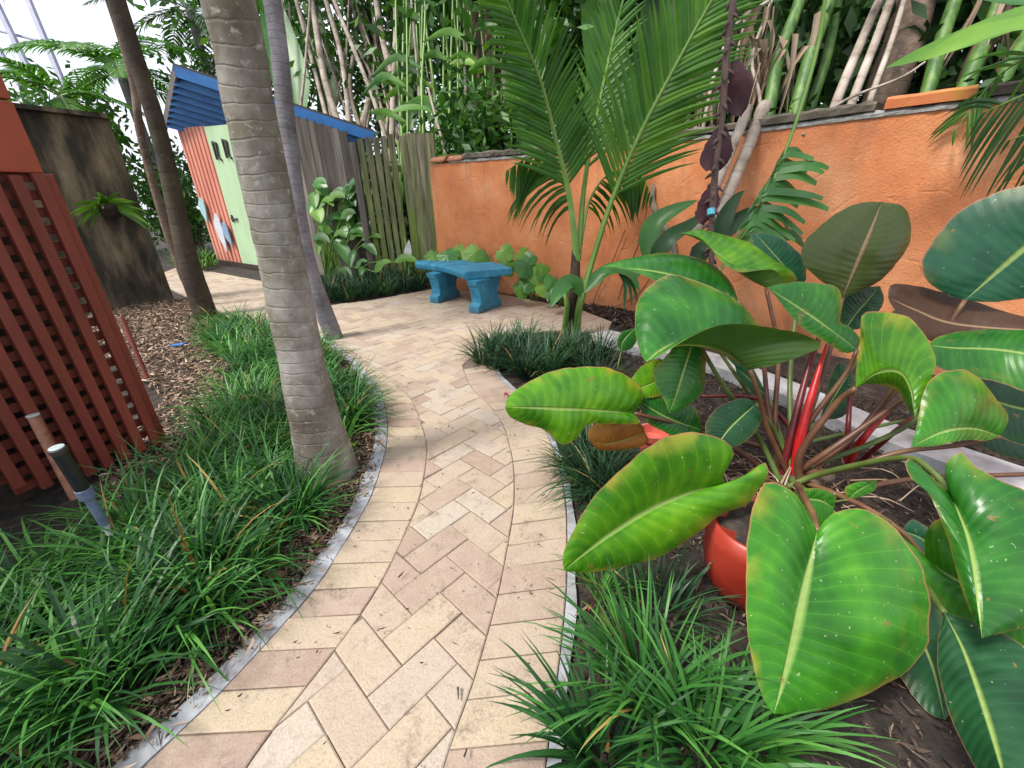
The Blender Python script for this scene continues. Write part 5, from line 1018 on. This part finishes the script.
for k in range(46):
    x = random.uniform(312, 362); y = random.uniform(180, 240); a = random.uniform(-.6, 2.2); l = random.uniform(12, 22); lv.append((x, y, x+l*math.cos(a), y+l*math.sin(a)*.8, random.uniform(.13, .24), random.uniform(6.9, 7.3), random.choice(('mid', 'mid', 'foliage', 'lime'))))
bushleaf('leafy_plant', G(330, 280), 'tall bushy plant with hanging dark green leaves on the grey shed boards', lv)
mb = MB(); b = G(398, 280); mb.tube([b, b+A(0, 0, .1), b+A(0, 0, .2), b+A(0, 0, .26), b+A(0, 0, .29)], [.09, .11, .09, .05, .02], 12, ns=14); tag(mb.build('stone_post', M['concrete'], smooth=True, origin=b), 'small rounded grey stone ornament in the grass by the gate', 'stone')
for q in ((406, 276, 398, 140, 7.0), (412, 268, 404, 236, 6.8)):
    mb = MB(); mb.tube([P(q[0], q[1], q[4]), P((q[0]+q[2])/2, (q[1]+q[3])/2, q[4]), P(q[2], q[3], q[4])], [.03, .012], 6, ns=10)
    tag(mb.build('reed_stem', M['stalk'], smooth=True, origin=P(q[0], q[1], q[4])), 'long thin yellow green stem standing in front of the slatted gate' if q[3] < 200 else 'short thin yellow green stem at the foot of the slatted gate', 'stem')
pts = [(409, 262, 6.7), (408, 255, 6.7), (409, 240, 6.7)]; LB = thing('peace_lily', P(409, 270, 6.7), 'pale white lily bloom on a thin stem before the slatted gate', 'flower'); strap(LB, 'bloom', 'white_slab', pts, .13); mb = MB(); mb.tube([P(409, 280, 6.7), P(409, 262, 6.7)], .01, 6); mb.build('stem', M['stalk'], LB)
# ============================================================ HANGING THINGS BY THE WALL
pts = [P(736, -20, 2.6), P(726, 60, 2.65), P(722, 120, 2.7), P(716, 165, 2.75), P(713, 200, 2.8), P(711, 240, 2.8), P(712, 275, 2.8)]
ws = thing('flower_stalk', pts[0], 'dark wine coloured knobbly hanging flower stalk with big drooping bracts', 'flower stalk')
mb = MB(); sp__ = spline(pts, 90); mb.tube(sp__, [.022, .02, .022, .019, .023, .02, .017], 10)
for i in range(0, 88, 2):
    a = i*2.4; c = sp__[i]; d = A(math.cos(a), math.sin(a), -.3); mb.tube([c, c+d*.035, c+d*.06+A(0, 0, -.015)], [.018, .012, .004], 5)
mb.build('stem', M['winestem'], ws, smooth=True)
def bract(c, dirpx, L, W, lab=None):
    a = P(*c); b = P(*dirpx); ax = unit(b-a); sd = unit(np.cross(ax, camdir)); g = []; uv = []
    for i in range(15):
        t = i/14; w_ = W*.5*(math.sin(math.pi*min(.97, .08+.9*t))**.55)*random.uniform(.82, 1.08); g.append([a+(b-a)*t+sd*w_*k+camdir*(-.25*W*k*k+.04*math.sin(t*5+k)) for k in (-1, -.6, -.2, .2, .6, 1)]); uv.append([(t, 0)]*6)
    mb = MB(); mb.grid(g, 0, None, .4); return mb.build('bract', M['wine'], ws, smooth=True)
bract((740, 60, 2.69), (743, 112, 2.69), .5, .16); bract((727, 128, 2.75), (714, 168, 2.73), .4, .20); bract((716, 182, 2.83), (704, 222, 2.83), .35, .13); 
mb = MB(); mb.tube([P(711, 209, 2.78), P(711, 215, 2.78)], .025, 12); mb.build('tape_band', M['bluetape'], ws)
for k, (p0, p1, r, lab) in enumerate((((765, 105), (722, 208), .052, 'thicker pale bare cut pole leaning on the orange wall'), ((748, 108), (714, 190), .04, 'thinner pale bare cut pole leaning left of the thicker one'))):
    a, b = P(*p0, 3.62-.06*k), P(*p1, 3.5-.06*k); mb = MB(); mb.tube([b+(b-a)*.5, b, (a+b)/2+A(.006, 0, 0), a], [r*.9, r, r*.96, r*1.02], 20, ns=30); v = np.array(mb.v)+rng.normal(0, .0006, (len(mb.v), 3)); mb.v = [tuple(q) for q in v]; tag(mb.build('cut_pole', M['cane'], origin=b), lab, 'pole')
pts = [P(652, 130, 4.5), P(652, 165, 4.45), P(656, 182, 4.45), P(652, 200, 4.45), P(660, 220, 4.4), P(672, 240, 4.4), P(676, 262, 4.4)]
mb = MB(); s__ = spline(pts, 80); mb.tube(s__, [.035, .034, .036, .03], 10, ns=None)
tag(mb.build('climbing_vine', M['vine'], smooth=True, origin=pts[0]), 'thick ringed brown climbing stem clinging to the orange wall', 'stem')
for k, (px, lab) in enumerate(((((648, 205), (640, 240), (626, 275), (618, 300)), 'thin reddish creeper running down the wall left of the ringed stem'), (((625, 230), (612, 262), (598, 290), (592, 306)), 'thin reddish creeper on the wall right behind the young palm'), (((655, 270), (640, 292), (622, 304), (605, 308)), 'thin pale creeper looping low along the wall foot'))):
    q = []
    for (x, y) in px:
        dd = ray(x, y); best = None
        for i in range(159):                                  # where the line of sight meets the wall
            a_, b_ = WP[i][:2], WP[i+1][:2]; e_ = b_-a_; den = dd[0]*e_[1]-dd[1]*e_[0]
            if abs(den) < 1e-9: continue
            s_ = (a_[0]*e_[1]-a_[1]*e_[0])/den; u_ = (a_[0]*dd[1]-a_[1]*dd[0])/den
            if s_ > 0 and 0 <= u_ <= 1 and (best is None or s_ < best): best = s_
        q.append(O+dd*(best*.992 if best else 4.4))
    mb = MB(); mb.tube(q, .006, 6, ns=30); tag(mb.build('creeper', M['petiole'], smooth=True, origin=q[0]), lab, 'creeper')
# torn leaf with long rib by the wall
tl = thing('torn_leaf', P(742, 252, 2.9), 'torn hanging green banana leaf with a long pale rib before the wall', 'leaf')
mb = MB(); rib = [P(828, -20, 2.7), P(818, 45, 2.8), P(800, 110, 2.85), P(782, 160, 2.9), P(762, 205, 2.9), P(742, 252, 2.9)]; mb.tube(rib, [.014, .013, .01, .007], 8, ns=40); mb.build('rib', M['stalk'], tl, smooth=True)
mb = MB(); rb_ = spline([P(784, 152, 2.9), P(762, 205, 2.88), P(745, 248, 2.85)], 20)
for i in range(20):
    t = i/19
    for sg, L in ((1, .36*math.sin(math.pi*min(.95, .15+.8*t))**.7), (-1, .17*t+.03)):
        c = rb_[i]; d = unit(RT*sg*1.0+UP*(.28-.75*t)+camdir*random.gauss(.1, .25)); w_ = .05*random.uniform(.8, 1.2); ax = unit(rb_[min(19, i+1)]-rb_[max(0, i-1)]); g = []
        l_ = L*random.uniform(.75, 1.1)
        for q in range(7): u = q/6; g.append([c+d*l_*u+ax*k*w_*(1-.5*u**3)+A(0, 0, -.10*u*u)+camdir*.012*math.sin(u*6+i) for k in (-.6, 0, .6)])
        mb.grid(g, 0, None, random.uniform(.3, .8))
mb.build('blade', M['mid'], tl, smooth=True)
leafplant('strap_leaf_plant', P(655, 280, 3.3), 'dark strap leaves arching before the wall left of the wine coloured stalk', 'plant', [([(646, 262, 3.3), (652, 228, 3.3), (672, 212, 3.25), (698, 200, 3.2)], .17, 'mid'), ([(650, 268, 3.3), (668, 240, 3.2), (690, 225, 3.2), (705, 212, 3.2)], .14, 'frond_dark'), ([(700, 250, 3.2), (725, 232, 3.2), (745, 215, 3.2), (765, 205, 3.2)], .14, 'frond_dark'), ([(716, 255, 3.2), (722, 225, 3.2), (735, 200, 3.2), (745, 190, 3.2)], .14, 'frond_dark'), ([(690, 262, 3.3), (712, 245, 3.2), (730, 240, 3.2)], .16, 'frond_dark'), ([(735, 262, 3.1), (760, 240, 3.1), (790, 236, 3.1), (806, 250, 3.1)], .18, 'frond_dark'), ([(640, 275, 3.3), (612, 268, 3.3), (596, 275, 3.3)], .12, 'mid')])
# ---- overhanging fronds at the upper right
orr = thing('overhanging_palm', P(1090, 60, 1.9), 'palm frond with thin dark leaflets hanging in from the upper right', 'palm')
mb = MB(); frond(mb, [P(1150, 40, 1.6), P(1090, 65, 1.75), P(1040, 88, 1.9), (P(985, 112, 2.1))], .012, 17, .55, .02, side0=tuple(UP), both=(.25, 1), droop=.7, t0=.05, fwd=.5, vfold=0, tonec=.3); mb.build('frond', [M['stalk'], M['frond_dark']], orr)
mb = MB(); frond(mb, [P(1180, 150, 1.3), P(1110, 130, 1.45), P(1050, 128, 1.6), P(1010, 140, 1.75)], .01, 9, .34, .016, side0=tuple(UP), both=(0, 1), droop=.6, t0=.05, fwd=.4, vfold=0, tonec=.2); mb.build('frond', [M['stalk'], M['frond_dark']], orr)
mb = MB(); frond(mb, [P(1160, 0, 1.7), P(1080, 30, 2.1), P(1000, 75, 2.5), (P(955, 130, 2.7))], .012, 20, .5, .022, side0=tuple(UP), both=(.5, .6), droop=.3, t0=.3, fwd=.9, vfold=0, tonec=.3); mb.build('frond', [M['stalk'], M['frond']], orr)
ob = thing('overhanging_leaf', P(1070, 10, 2.2), 'broad bright green leaf tips reaching in from the upper right corner', 'leaf')
strap(ob, 'blade', 'lime', [(1080, 0, 2.1), (1020, 20, 2.2), (960, 42, 2.3), (886, 68, 2.4)], .17, .4, 20, .2); strap(ob, 'blade', 'lime', [(1090, 10, 1.9), (1030, 24, 2.0), (975, 36, 2.1), (918, 62, 2.15)], .14, .7, 20, .2); strap(ob, 'blade', 'mid', [(1090, -30, 2.1), (1060, -5, 2.2), (1010, 2, 2.3), (965, -5, 2.4)], .2, .4, 20, .2)
